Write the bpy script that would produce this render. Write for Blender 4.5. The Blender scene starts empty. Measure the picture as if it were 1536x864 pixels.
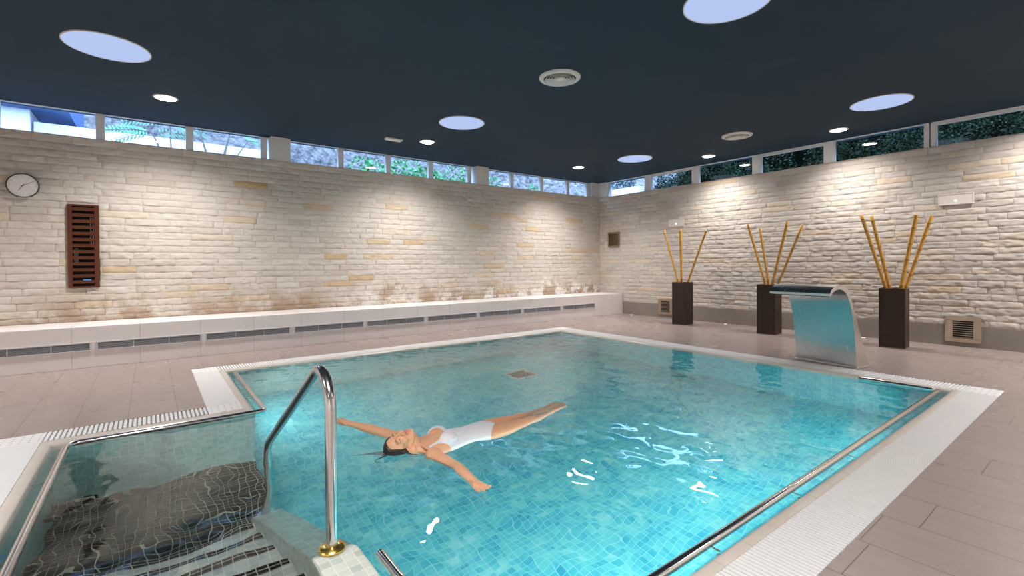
import bpy, bmesh, math, random
import numpy as np
from mathutils import Vector, Matrix
random.seed(7)
RNG = np.random.default_rng(11)
PI = math.pi
SC = bpy.context.scene
COL = SC.collection

# ------------------------------------------------------------------ measures (metres)
H = 1.28                       # eye height above the deck
XR, YL = 9.794, 8.900          # right wall plane, left wall plane
XW, YS = -6.0, -3.2            # walls behind the camera
ZC, ZS = 3.494, 3.088          # ceiling, top of the stone walls
ZB, YB = 0.5285, 8.108         # bench top, bench front
ZBB = 0.308                    # grey plinth on the right wall
WL = -0.012                    # water level
DEP, DEPA = -1.40, -1.24       # pool floor, landing of the entry bay
PX0, PX1, PY0, PY1 = 0.73, 6.33, 1.12, 6.77   # water of the main pool
AX0, AY1, AY0 = -0.58, 4.76, 1.98             # entry bay
SX0, SX1 = 0.55, 0.74                         # stringer wall between bay and pool

# ------------------------------------------------------------------ helpers
def lin(r, g, b):
    f = lambda c: (c/255/12.92) if c/255 <= .04045 else ((c/255+.055)/1.055)**2.4
    return (f(r), f(g), f(b), 1)

def prop(o, label=None, cat=None, group=None, kind=None):
    if label: o['label'] = label
    if cat: o['category'] = cat
    if group: o['group'] = group
    if kind: o['kind'] = kind
    return o

def empty(name, loc=(0, 0, 0), rz=0):
    o = bpy.data.objects.new(name, None)
    o.location = loc; o.rotation_euler = (0, 0, rz); o.empty_display_size = .1
    COL.objects.link(o)
    return o

class MB:
    """collects vertices and faces, then becomes one mesh object"""
    def __init__(s): s.v = []; s.f = []
    def add(s, vs, fs):
        n = len(s.v); s.v += [tuple(p) for p in vs]; s.f += [tuple(i+n for i in f) for f in fs]
    def box(s, x0, x1, y0, y1, z0, z1):
        s.add([(x, y, z) for z in (z0, z1) for y in (y0, y1) for x in (x0, x1)],
              [(0, 2, 3, 1), (4, 5, 7, 6), (0, 1, 5, 4), (2, 6, 7, 3), (0, 4, 6, 2), (1, 3, 7, 5)])
    def tube(s, pts, r, n=16, cap=True):
        pts = [Vector(p) for p in pts]; m = len(pts)
        rs = r if isinstance(r, (list, tuple)) else [r]*m
        t0 = (pts[1]-pts[0]).normalized()
        a = t0.orthogonal().normalized(); rings = []
        for i, p in enumerate(pts):
            t = (pts[min(i+1, m-1)]-pts[max(i-1, 0)]).normalized()
            a = (a - t*a.dot(t)).normalized(); b = t.cross(a)
            rings.append([p + (a*math.cos(2*PI*k/n) + b*math.sin(2*PI*k/n))*rs[i] for k in range(n)])
        vs = [q for g in rings for q in g]; fs = []
        for i in range(m-1):
            for k in range(n):
                fs.append((i*n+k, i*n+(k+1) % n, (i+1)*n+(k+1) % n, (i+1)*n+k))
        if cap:
            fs.append(tuple(range(n-1, -1, -1))); fs.append(tuple((m-1)*n+k for k in range(n)))
        s.add(vs, fs)
    def lathe(s, prof, n=32, c=(0, 0, 0), axis='Z', close=False):
        vs = []; m = len(prof)
        for r, h in prof:
            for k in range(n):
                x, y = r*math.cos(2*PI*k/n), r*math.sin(2*PI*k/n)
                p = (x, y, h) if axis == 'Z' else ((x, -h, y) if axis == 'Y' else (-h, x, y))
                vs.append((p[0]+c[0], p[1]+c[1], p[2]+c[2]))
        fs = []
        for i in range(m-1 if not close else m):
            j = (i+1) % m
            for k in range(n):
                fs.append((i*n+k, i*n+(k+1) % n, j*n+(k+1) % n, j*n+k))
        if not close:
            if prof[0][0] > 1e-6: fs.append(tuple(range(n-1, -1, -1)))
            if prof[-1][0] > 1e-6: fs.append(tuple((m-1)*n+k for k in range(n)))
        s.add(vs, fs)
    def prism(s, poly, a0, a1, axis):
        """poly of 2-D points swept along axis from a0 to a1"""
        n = len(poly)
        def P(u, w, a): return {'X': (a, u, w), 'Y': (u, a, w), 'Z': (u, w, a)}[axis]
        vs = [P(u, w, a0) for u, w in poly] + [P(u, w, a1) for u, w in poly]
        fs = [tuple(range(n)), tuple(range(2*n-1, n-1, -1))]
        fs += [(i, i+n, (i+1) % n+n, (i+1) % n) for i in range(n)]
        s.add(vs, fs)
    def build(s, name, mat, parent=None, smooth=False, bevel=0, fix=True, seg=2, loc=None):
        me = bpy.data.meshes.new(name); me.from_pydata(s.v, [], s.f); me.update()
        if fix:
            bm = bmesh.new(); bm.from_mesh(me); bmesh.ops.recalc_face_normals(bm, faces=bm.faces)
            bm.to_mesh(me); bm.free()
        me.materials.append(mat)
        o = bpy.data.objects.new(name, me); COL.objects.link(o)
        if parent: o.parent = parent
        if loc: o.location = loc
        if smooth:
            me.polygons.foreach_set('use_smooth', [True]*len(me.polygons)); me.set_sharp_from_angle(angle=math.radians(50))
        if bevel:
            md = o.modifiers.new('bevel', 'BEVEL'); md.width = bevel; md.segments = seg; md.limit_method = 'ANGLE'
        return o

def smooth_by_angle(o, deg=40):
    me = o.data
    me.polygons.foreach_set('use_smooth', [True]*len(me.polygons))
    me.set_sharp_from_angle(angle=math.radians(deg))
    return o

def copy_tree(o, parent=None):
    c = o.copy(); COL.objects.link(c)
    if parent: c.parent = parent
    for ch in [q for q in bpy.data.objects if q.parent == o]:
        copy_tree(ch, c)
    return c

# ------------------------------------------------------------------ materials
class NT:
    def __init__(s, name):
        s.m = bpy.data.materials.new(name); s.m.use_nodes = True
        s.t = s.m.node_tree; s.t.nodes.clear()
        s.out = s.n('ShaderNodeOutputMaterial')
    def n(s, typ, **kw):
        nd = s.t.nodes.new(typ)
        for k, v in kw.items():
            if k.startswith('i_'):
                key = k[2:]; key = int(key) if key.isdigit() else key.replace('_', ' ')
                s.set(nd, key, v)
            else: setattr(nd, k, v)
        return nd
    def set(s, nd, key, v):
        if isinstance(v, bpy.types.NodeSocket): s.t.links.new(v, nd.inputs[key])
        else: nd.inputs[key].default_value = v
    def math(s, op, a, b=0.0, c=None):
        nd = s.n('ShaderNodeMath', operation=op); s.set(nd, 0, a); s.set(nd, 1, b)
        if c is not None: s.set(nd, 2, c)
        return nd.outputs[0]
    def mix(s, fac, a, b, blend='MIX'):
        nd = s.n('ShaderNodeMix', data_type='RGBA', blend_type=blend)
        s.set(nd, 0, fac); s.set(nd, 6, a); s.set(nd, 7, b)
        return nd.outputs[2]
    def ramp(s, fac, stops, interp='LINEAR'):
        nd = s.n('ShaderNodeValToRGB'); s.set(nd, 0, fac); r = nd.color_ramp; r.interpolation = interp
        while len(r.elements) < len(stops): r.elements.new(.5)
        for e, (p, c) in zip(r.elements, stops): e.position = p; e.color = c
        return nd.outputs[0]
    def pos(s): return s.n('ShaderNodeNewGeometry').outputs['Position']
    def xyz(s, v):
        nd = s.n('ShaderNodeSeparateXYZ'); s.set(nd, 0, v); return nd.outputs
    def comb(s, x, y, z):
        nd = s.n('ShaderNodeCombineXYZ'); s.set(nd, 0, x); s.set(nd, 1, y); s.set(nd, 2, z); return nd.outputs[0]
    def noise(s, vec, scale, detail=3, rough=.5, dim='3D'):
        nd = s.n('ShaderNodeTexNoise', noise_dimensions=dim)
        s.set(nd, 'Vector', vec); nd.inputs['Scale'].default_value = scale
        nd.inputs['Detail'].default_value = detail; nd.inputs['Roughness'].default_value = rough
        return nd.outputs['Fac']
    def white(s, vec):
        nd = s.n('ShaderNodeTexWhiteNoise', noise_dimensions='3D'); s.set(nd, 'Vector', vec)
        return nd.outputs['Value']
    def bump(s, h, strength=.3, dist=.01):
        nd = s.n('ShaderNodeBump'); s.set(nd, 'Height', h)
        nd.inputs['Strength'].default_value = strength; nd.inputs['Distance'].default_value = dist
        return nd.outputs[0]
    def bsdf(s, col, rough=.5, metal=0, normal=None, **kw):
        nd = s.n('ShaderNodeBsdfPrincipled')
        s.set(nd, 'Base Color', col); s.set(nd, 'Roughness', rough); s.set(nd, 'Metallic', metal)
        if normal is not None: s.set(nd, 'Normal', normal)
        for k, v in kw.items(): s.set(nd, k.replace('_', ' '), v)
        s.t.links.new(nd.outputs[0], s.out.inputs[0])
        return nd

def simple(name, col, rough=.5, metal=0, var=.06, vs=8, bump=0, bs=60, spec=.5):
    t = NT(name); p = t.pos()
    c = t.mix(t.noise(p, vs), tuple(x*(1-var) for x in col[:3])+(1,), tuple(min(1, x*(1+var)) for x in col[:3])+(1,))
    nrm = t.bump(t.noise(p, bs, 4), .4, bump) if bump else None
    t.bsdf(c, rough, metal, nrm, Specular_IOR_Level=spec)
    return t.m

def emis(name, col, strength):
    t = NT(name); e = t.n('ShaderNodeEmission'); e.inputs[0].default_value = col; e.inputs[1].default_value = strength
    t.t.links.new(e.outputs[0], t.out.inputs[0]); return t.m

def tile_mask(t, u, v, su, sv, g):
    """1 inside a tile, 0 on the joint; also the tile's cell indices"""
    cu = t.math('DIVIDE', u, su); cv = t.math('DIVIDE', v, sv)
    iu = t.math('FLOOR', cu); iv = t.math('FLOOR', cv)
    fu = t.math('MULTIPLY', t.math('FRACT', cu), su); fv = t.math('MULTIPLY', t.math('FRACT', cv), sv)
    a = t.math('MINIMUM', fu, t.math('SUBTRACT', su, fu)); b = t.math('MINIMUM', fv, t.math('SUBTRACT', sv, fv))
    return t.math('GREATER_THAN', t.math('MINIMUM', a, b), g/2), iu, iv

def box_uv(t):
    """position mapped by the face direction: two in-plane coordinates"""
    g = t.n('ShaderNodeNewGeometry'); P = t.xyz(g.outputs['Position']); N = t.xyz(g.outputs['True Normal'])
    ax = t.math('GREATER_THAN', t.math('ABSOLUTE', N[0]), .7); az = t.math('GREATER_THAN', t.math('ABSOLUTE', N[2]), .5)
    def sel(f, a, b):
        return t.math('ADD', t.math('MULTIPLY', a, t.math('SUBTRACT', 1, f)), t.math('MULTIPLY', b, f))
    u = sel(ax, P[0], P[1])
    v = sel(az, P[2], P[1])
    return u, v, g.outputs['Position']

def mosaic(name, cols, grout, size=.05, g=.004, rough=.25, blotch=1.5, tilevar=.5, sv=None, ov=0.0):
    t = NT(name); u, v, P = box_uv(t)
    m, iu, iv = tile_mask(t, u, t.math('ADD', v, ov), size, sv or size, g)
    r = t.white(t.comb(iu, iv, 3.7))
    bl = t.noise(P, blotch, 4, .6)
    f = t.math('ADD', t.math('MULTIPLY', r, tilevar), t.math('MULTIPLY', bl, 1-tilevar))
    n = len(cols)
    c = t.ramp(f, [(.22+.56*i/(n-1), k) for i, k in enumerate(cols)])
    c = t.mix(m, grout, c)
    t.bsdf(c, rough, 0, t.bump(m, .3, .002))
    return t.m

M = {}
# stone bricks: every brick carries its own random number ('brick') and the depth of its chipped face
def stone(name, ramp, stain):
    t = NT(name); P = t.pos()
    at = t.n('ShaderNodeAttribute', attribute_name='brick').outputs['Fac']
    c = t.ramp(at, ramp)
    n1 = t.noise(P, 5, 5, .6); n2 = t.noise(P, 38, 4, .65)
    c = t.mix(t.math('MULTIPLY', n1, .55), c, t.mix(.5, c, (.86, .80, .72, 1)))
    veins = t.math('SMOOTH_MIN', t.math('ABSOLUTE', t.math('SUBTRACT', t.noise(P, 7, 3, .5), .5)), .2, .05)
    c = t.mix(t.math('MULTIPLY', t.math('LESS_THAN', veins, .012), .25), c, (.55, .38, .2, 1))
    if stain:
        x, y, z = t.xyz(P)
        lowm = t.n('ShaderNodeMapRange', interpolation_type='SMOOTHSTEP')
        t.set(lowm, 0, t.math('ADD', z, t.math('MULTIPLY', t.noise(P, 1.6, 3), .9)))
        lowm.inputs[1].default_value = 1.5; lowm.inputs[2].default_value = .9; lowm.inputs[3].default_value = 0; lowm.inputs[4].default_value = 1
        low = lowm.outputs[0]
        damp = t.ramp(t.noise(P, 3.1, 5, .65), [(.40, (0, 0, 0, 1)), (.54, (1, 1, 1, 1))])
        c = t.mix(t.math('MULTIPLY', t.math('MULTIPLY', low, damp), .75), c, lin(158, 128, 96))
        salt = t.ramp(t.noise(t.comb(x, t.math('ADD', y, 4.3), z), 3.6, 5, .62), [(.50, (0, 0, 0, 1)), (.545, (1, 1, 1, 1))])
        far = t.n('ShaderNodeMapRange', interpolation_type='SMOOTHSTEP'); t.set(far, 0, x)
        far.inputs[1].default_value = 1.5; far.inputs[2].default_value = 5
        c = t.mix(t.math('MULTIPLY', t.math('MULTIPLY', low, salt), t.math('MULTIPLY', far.outputs[0], .9)), c, (.86, .84, .82, 1))
    h = t.math('ADD', t.math('MULTIPLY', n1, .6), t.math('MULTIPLY', n2, .45))
    t.bsdf(c, .85, 0, t.bump(h, .6, .016), Specular_IOR_Level=.2)
    return t.m
M['stone_l'] = stone('split_stone_beige', [(0, lin(192, 182, 173)), (.25, lin(207, 199, 191)), (.5, lin(201, 193, 184)), (.90, lin(211, 204, 196)), (.95, lin(208, 194, 173)), (.98, lin(203, 180, 148)), (1, lin(194, 162, 118))], True)
M['stone_r'] = stone('split_stone_pale', [(0, lin(186, 177, 169)), (.3, lin(197, 189, 182)), (.7, lin(205, 198, 192)), (.95, lin(210, 198, 182)), (1, lin(208, 186, 160))], False)

t = NT('deck_tile'); P = t.pos(); x, y, z = t.xyz(P)
row = t.math('FLOOR', t.math('DIVIDE', t.math('ADD', x, 1.2+.345*40), .345))
yo = t.math('ADD', y, t.math('MULTIPLY', t.white(t.comb(row, 2.3, 0)), 1.05))
m, iu, iv = tile_mask(t, t.math('ADD', x, 1.2+.345*40), t.math('ADD', yo, 20), .345, 1.05, .005)
r = t.white(t.comb(iu, iv, 1))
streak = t.noise(t.comb(t.math('MULTIPLY', x, 9), t.math('MULTIPLY', y, 1.4), r), 1, 6, .65)
c = t.mix(streak, lin(146, 132, 127), lin(172, 158, 152))
c = t.mix(t.math('MULTIPLY', r, .35), c, lin(152, 140, 134))
wet = t.ramp(t.noise(P, 1.6, 3, .5), [(.40, (0, 0, 0, 1)), (.80, (1, 1, 1, 1))])
c = t.mix(t.math('MULTIPLY', wet, .05), c, lin(118, 104, 98))
c = t.mix(m, lin(120, 100, 88), c)
rg = t.math('SUBTRACT', .30, t.math('MULTIPLY', wet, .06))
t.bsdf(c, rg, 0, t.bump(m, .3, .003), Specular_IOR_Level=.45)
M['deck'] = t.m

t = NT('ceiling_paint'); P = t.pos()
sm = t.ramp(t.noise(P, 1.3, 6, .65), [(.5, (0, 0, 0, 1)), (.8, (1, 1, 1, 1))])
c = t.mix(t.math('MULTIPLY', sm, .35), lin(46, 62, 75), lin(68, 81, 92))
t.bsdf(c, .8, 0, None, Specular_IOR_Level=.15)
M['ceiling'] = t.m

M['white_paint'] = simple('white_plaster', lin(225, 222, 218), .7, 0, .03, 3)
M['bench'] = None
t = NT('bench_tile'); u, v, P = box_uv(t)
m, iu, iv = tile_mask(t, t.math('ADD', u, 50*.68-.56), t.math('ADD', v, .02), .68, 5, .004)
c = t.mix(t.noise(P, 3, 4), lin(234, 228, 227), lin(244, 240, 239))
c = t.mix(m, lin(190, 178, 170), c)
t.bsdf(c, .35, 0, None, Specular_IOR_Level=.4)
M['bench'] = t.m
M['plinth'] = simple('grey_plinth_tile', lin(142, 134, 126), .4, 0, .18, 2.5)
M['white_grate'] = simple('white_plastic_grating', lin(236, 235, 235), .4, 0, .02)
t = NT('dotted_plate'); P = t.pos(); x, y, z = t.xyz(P)
def _d(v): return t.math('SUBTRACT', t.math('FRACT', t.math('MULTIPLY', v, 20)), .5)
dd = t.math('ADD', t.math('POWER', _d(x), 2), t.math('POWER', _d(y), 2))
dot = t.math('LESS_THAN', dd, .013)
t.bsdf(t.mix(dot, lin(236, 234, 234), lin(120, 118, 116)), .4, 0, t.bump(dot, .4, -.003)); M['dotted'] = t.m
M['channel'] = simple('gutter_channel', lin(214, 212, 210), .6)
t = NT('kerb_tile'); u, v, P = box_uv(t)
m, iu, iv = tile_mask(t, u, v, .24, 10, .003)
c = t.mix(m, lin(170, 160, 148), t.mix(t.noise(P, 6, 4), lin(198, 188, 176), lin(216, 208, 198)))
t.bsdf(c, .3, 0, None)
M['kerb'] = t.m
M['pool'] = mosaic('turquoise_mosaic', [lin(40, 152, 188), lin(66, 184, 204), lin(100, 206, 212), lin(146, 222, 220)], lin(140, 216, 220), .05, .004, .3, 6, .25)  # blotches mix tile tone with caustic light put into the colour
M['poolwall'] = mosaic('grey_green_mosaic', [lin(124, 176, 176), lin(142, 190, 188), lin(160, 202, 200)], lin(186, 204, 198), .05, .004, .3, 1.6, .5)
M['steptile'] = mosaic('pale_grey_mosaic', [lin(178, 190, 182), lin(194, 204, 196), lin(206, 212, 204)], lin(224, 224, 216), .05, .004, .3, 1.6, .7)
M['blacktile'] = mosaic('black_mosaic', [lin(26, 22, 20), lin(40, 32, 26), lin(34, 30, 30)], lin(196, 196, 176), .05, .0045, .25, 2, .6)
for k, q in enumerate((2.30, 2.63, 2.955, 3.28, 3.60)):
    M['nosing%d' % k] = mosaic('black_nosing_mosaic', [lin(26, 22, 20), lin(40, 32, 26), lin(34, 30, 30)], lin(196, 196, 176), .05, .0045, .25, 2, .6, .0275, -(q % .0275)+.0275)
M['steel'] = simple('polished_steel', (.72, .71, .70, 1), .16, 1, .05, 20)
M['brushed'] = None
t = NT('brushed_steel'); P = t.pos(); x, y, z = t.xyz(P)
nb = t.noise(t.comb(t.math('MULTIPLY', x, 60), t.math('MULTIPLY', y, 60), t.math('MULTIPLY', z, 2)), 1, 3)
t.bsdf((.70, .69, .67, 1), t.math('ADD', .16, t.math('MULTIPLY', nb, .16)), 1, None)
M['brushed'] = t.m
M['spotsteel'] = None
t = NT('spotted_steel'); P = t.pos()
sp = t.ramp(t.noise(P, 85, 2), [(.70, (0, 0, 0, 1)), (.75, (1, 1, 1, 1))])
c = t.mix(sp, (.72, .71, .72, 1), (.22, .14, .08, 1))
t.bsdf(c, t.math('ADD', .2, t.math('MULTIPLY', sp, .3)), 1, None)
M['spotsteel'] = t.m
t = NT('rusty_gold'); P = t.pos()
c = t.mix(t.noise(P, 40, 3), (.75, .42, .06, 1), (.95, .72, .25, 1))
t.bsdf(c, .25, 1, None)
M['gold'] = t.m
M['alu'] = simple('anodised_aluminium', lin(206, 204, 208), .5, 0, .03)
M['alu_slat'] = simple('aluminium_slat', lin(160, 160, 166), .55, 0, .03)
M['dark'] = simple('dark_void', (.012, .012, .013, 1), .7)
M['frame'] = simple('white_window_frame', lin(242, 241, 240), .4, 0, .02)
M['niche'] = simple('aged_metal', lin(150, 136, 112), .45, .5, .15, 12)
M['grille_steel'] = simple('vent_steel', lin(182, 164, 146), .35, .75, .08, 10)
M['white_lamp'] = simple('white_lamp_housing', lin(232, 224, 216), .4)
M['diff'] = simple('white_diffuser', lin(222, 218, 212), .4)
M['planter'] = None
t = NT('dark_woven_planter'); u, v, P = box_uv(t)
w = t.math('ADD', t.math('SINE', t.math('MULTIPLY', u, 420)), t.math('SINE', t.math('MULTIPLY', v, 420)))
c = t.mix(t.noise(P, 14, 4, .6), lin(46, 32, 26), lin(72, 52, 42))
t.bsdf(c, .5, 0, t.bump(w, .25, .002), Specular_IOR_Level=.4)
M['planter'] = t.m
M['planter_base'] = simple('planter_base', lin(120, 108, 100), .4)
t = NT('bamboo'); P = t.pos()
at = t.n('ShaderNodeAttribute', attribute_name='node').outputs['Fac']
c = t.mix(t.noise(P, 7, 4), lin(212, 152, 52), lin(232, 184, 84))
c = t.mix(t.math('MULTIPLY', t.noise(P, 2.2, 2), .5), c, lin(176, 124, 36))
c = t.mix(t.math('MULTIPLY', at, .6), c, lin(128, 84, 28))
t.bsdf(c, .35, 0, None)
M['bamboo'] = t.m
t = NT('reddish_wood'); P = t.pos(); x, y, z = t.xyz(P)
g = t.noise(t.comb(t.math('MULTIPLY', x, 4), y, t.math('MULTIPLY', z, 40)), 1, 4)
t.bsdf(t.mix(g, lin(64, 27, 10), lin(102, 48, 19)), .4, 0, None)
M['wood'] = t.m
M['clock_face'] = simple('clock_face', lin(238, 234, 230), .4, 0, .01)
M['black'] = simple('black_plastic', (.02, .02, .022, 1), .35)
M['sky_panel'] = emis('skylight_glow', lin(182, 200, 242), .86)
M['lamp'] = emis('downlight_glow', (1, .90, .78, 1), 26)
M['added_pool_lamp'] = emis('added_pool_lamp_glow', (.9, 1, 1, 1), 4)  # lens glow for the lamps added under water
M['led'] = emis('led_glow', (.8, .9, 1, 1), 7)
M['blue_led'] = emis('blue_display', (.05, .35, .8, 1), .8)
M['floor_lamp'] = emis('floor_spot_glow', (1, .9, .75, 1), 1.6)

# glass: clear pane with mirror reflection growing at grazing angles
t = NT('window_glass')
ge = t.n('ShaderNodeNewGeometry'); dt = t.n('ShaderNodeVectorMath', operation='DOT_PRODUCT')
t.set(dt, 0, ge.outputs['Incoming']); t.set(dt, 1, ge.outputs['Normal'])
ct = t.math('SUBTRACT', 1, t.math('ABSOLUTE', dt.outputs['Value']))
refl = t.math('ADD', .04, t.math('MULTIPLY', t.math('POWER', ct, 5), .9))
tr = t.n('ShaderNodeBsdfTransparent'); tr.inputs[0].default_value = (.97, .99, .99, 1)
gl = t.n('ShaderNodeBsdfGlossy'); gl.inputs['Roughness'].default_value = 0
mx = t.n('ShaderNodeMixShader'); t.set(mx, 0, refl); t.set(mx, 1, tr.outputs[0]); t.set(mx, 2, gl.outputs[0])
t.t.links.new(mx.outputs[0], t.out.inputs[0]); M['glass'] = t.m

# water: a refracting surface
t = NT('pool_water')
b = t.bsdf((.93, 1, 1, 1), 0.0, 0, None, Transmission_Weight=1.0, IOR=1.333)
M['water'] = t.m

# skin and clothes
t = NT('skin'); P = t.pos()
c = t.mix(t.noise(P, 14, 4), lin(232, 170, 130), lin(244, 190, 150))
t.bsdf(c, .42, 0, t.bump(t.noise(P, 220, 2), .08, .002), Subsurface_Weight=.0)
M['skin'] = t.m
M['swimsuit'] = simple('white_swimsuit', lin(240, 240, 246), .55, 0, .01)
M['hair'] = None
t = NT('wet_dark_hair'); P = t.pos(); x, y, z = t.xyz(P)
g = t.noise(t.comb(t.math('MULTIPLY', x, 30), t.math('MULTIPLY', y, 160), t.math('MULTIPLY', z, 160)), 1, 3)
t.bsdf(t.mix(g, (.012, .008, .006, 1), (.05, .03, .02, 1)), .28, 0, t.bump(g, .7, .004))
M['hair'] = t.m
M['lip'] = simple('lips', lin(222, 138, 122), .35)
M['brow'] = simple('brow_hair', lin(118, 84, 64), .6)

# outside
t = NT('rocky_hillside'); P = t.pos()
n = t.noise(P, 5, 8, .75)
c = t.ramp(n, [(.34, (.02, .03, .02, 1)), (.43, (.12, .11, .10, 1)), (.52, (.28, .25, .24, 1)), (.66, (.5, .46, .45, 1))])
t.bsdf(c, .9, 0, t.bump(n, 1, .3)); M['hill'] = t.m
M['white_wall'] = simple('white_render', (.8, .8, .8, 1), .8, 0, .02)
M['eave'] = simple('blue_eave', (.06, .12, .3, 1), .6)
def leaf(name, a, b, sp=.4):
    t = NT(name); P = t.pos()
    t.bsdf(t.mix(t.noise(P, 9, 3), a, b), .5, 0, None, Specular_IOR_Level=sp); return t.m
M['leaf_green'] = leaf('fresh_leaves', (.03, .16, .05, 1), (.10, .36, .12, 1))
M['leaf_frond'] = leaf('frond_leaves', (.05, .24, .12, 1), (.14, .42, .22, 1))
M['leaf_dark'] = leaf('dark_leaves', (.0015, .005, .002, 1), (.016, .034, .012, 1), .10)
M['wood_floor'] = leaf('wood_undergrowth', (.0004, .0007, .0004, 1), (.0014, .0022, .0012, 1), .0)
M['leaf_blue'] = leaf('blue_green_leaves', (.006, .03, .03, 1), (.03, .09, .09, 1), .3)
M['bark'] = simple('bark', (.16, .14, .13, 1), .9, 0, .3, 20)

# ------------------------------------------------------------------ camera
yaw, pitch, roll = math.radians(52.72656), math.radians(-.47867), math.radians(-.35619)
f = Vector((math.cos(yaw)*math.cos(pitch), math.sin(yaw)*math.cos(pitch), math.sin(pitch)))
r = Vector((math.sin(yaw), -math.cos(yaw), 0)); u = r.cross(f)
r2 = r*math.cos(roll)+u*math.sin(roll); u2 = -r*math.sin(roll)+u*math.cos(roll)
cd = bpy.data.cameras.new('camera'); cam = bpy.data.objects.new('camera', cd); COL.objects.link(cam)
mw = Matrix((r2, u2, -f)).transposed().to_4x4(); mw.translation = (0, 0, H)
cam.matrix_world = mw
cd.sensor_width = 36; cd.lens = 712.381/1536*36; cd.shift_y = -(432-403.46)/1536
cd.clip_start = .05; cd.clip_end = 200
SC.camera = cam
# ================================================================== the room shell
def struct(mb, name, mat, **kw):
    return prop(mb.build(name, mat, **kw), kind='structure')

# deck: slabs around the pool opening (outer edge of the white gratings)
GX0, GX1, GY0, GY1 = .39, 6.735, .785, 7.14     # outer rectangle of the main pool
BX0, BY1 = -.95, 5.14                           # outer corner of the entry bay
mb = MB()
for (a, b, c, d) in [(XW, XR, GY1, YL), (GX1, XR, YS, GY1), (XW, BX0, YS, GY1), (BX0, GX0, BY1, GY1),
                     (BX0, GX1, YS, GY0), (BX0, SX0, GY0, AY0)]:
    mb.box(a, b, c, d, -1.6, 0)
floor = struct(mb, 'floor', M['deck'])

mb = MB(); mb.box(XW-.3, XR+.3, YS-.3, YL+.3, ZC, ZC+.25)
struct(mb, 'ceiling', M['ceiling'])
mb = MB(); mb.box(XW-.3, XW, YS-.3, YL+.3, 0, ZC); struct(mb, 'wall_back', M['white_paint'])
mb = MB(); mb.box(XW, XR+.3, YS-.3, YS, 0, ZC); struct(mb, 'wall_near', M['white_paint'])

# split-face stone walls: every brick is its own rough patch
def smooth_noise(shape, k):
    a = RNG.normal(size=(shape[0]//k+3, shape[1]//k+3))
    i = np.arange(shape[0])/k; j = np.arange(shape[1])/k
    i0 = i.astype(int); j0 = j.astype(int); fi = (i-i0)[:, None]; fj = (j-j0)[None]
    fi = fi*fi*(3-2*fi); fj = fj*fj*(3-2*fj)
    return (a[i0][:, j0]*(1-fi)*(1-fj)+a[i0+1][:, j0]*fi*(1-fj)+a[i0][:, j0+1]*(1-fi)*fj+a[i0+1][:, j0+1]*fi*fj)

def stone_wall(name, mat, u0, u1, z0, z1, place, rows, holes=(), rough=.006):
    V, Fc, BR = [], [], []
    zs = np.linspace(z0, z1, rows+1)
    for rI in range(rows):
        ucur = u0 - RNG.uniform(0, .4)
        while ucur < u1:
            w = RNG.uniform(.26, .62); a, b = max(ucur, u0), min(ucur+w, u1); ucur += w
            if b-a < .03: continue
            spans = [(a, b)]
            for (h0, h1, g0, g1) in holes:
                if zs[rI+1] > g0+.02 and zs[rI] < g1-.02:
                    spans = [q for (s, e) in spans for q in ((s, min(e, h0)), (max(s, h1), e)) if q[1]-q[0] > .015]
            br = RNG.random(); base = RNG.uniform(.009, .0155)
            for (s, e) in spans:
                nu, nz = max(4, int((e-s)/.022)), 7
                uu = np.linspace(s+.0015, e-.0015, nu); zz = np.linspace(zs[rI]+.001, zs[rI+1]-.001, nz)
                d = base+smooth_noise((nu, nz), 3)*rough*.75+smooth_noise((nu, nz), 1)*rough*.4
                d += np.interp(np.arange(nz), [0, 1.2, 4.5, nz-1], [-.001, .002, .0015, -.0015])[None]
                d = np.clip(d, .001, .034)
                d[0] *= .4; d[-1] *= .4; d[:, 0] *= .7; d[:, -1] *= .65
                n0 = len(V)
                for i in range(nu):
                    for k in range(nz):
                        V.append(place(uu[i], zz[k], d[i, k]))
                for i in range(nu-1):
                    for k in range(nz-1):
                        q = n0+i*nz+k
                        Fc.append((q, q+nz, q+nz+1, q+1)); BR.append(br)
    # the backing slab behind the bricks, with the joints showing
    mb = MB()
    cuts = sorted(set([u0, u1]+[h for hh in holes for h in hh[:2]]))
    for a, b in zip(cuts[:-1], cuts[1:]):
        hz = [(g0, g1) for (h0, h1, g0, g1) in holes if h0 <= a+1e-6 and h1 >= b-1e-6]
        seg = [(z0, z1)] if not hz else [(z0, hz[0][0]), (hz[0][1], z1)]
        for (c, d_) in seg:
            if d_-c < .01: continue
            p = [place(q, w, o) for o in (-.16, 0) for w in (c, d_) for q in (a, b)]
            n0 = len(V); V += p
            Fc.extend([tuple(n0+i for i in q) for q in ((0, 2, 3, 1), (4, 5, 7, 6), (0, 1, 5, 4), (2, 6, 7, 3), (0, 4, 6, 2), (1, 3, 7, 5))])
            BR += [.1]*6
    me = bpy.data.meshes.new(name); me.from_pydata(V, [], Fc)
    at = me.attributes.new('brick', 'FLOAT', 'FACE'); at.data.foreach_set('value', BR)
    me.materials.append(mat); me.update()
    o = bpy.data.objects.new(name, me); COL.objects.link(o)
    me.polygons.foreach_set('use_smooth', [len(p.vertices) == 4 and True for p in me.polygons])
    me.set_sharp_from_angle(angle=math.radians(50))
    return prop(o, kind='structure')

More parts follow.
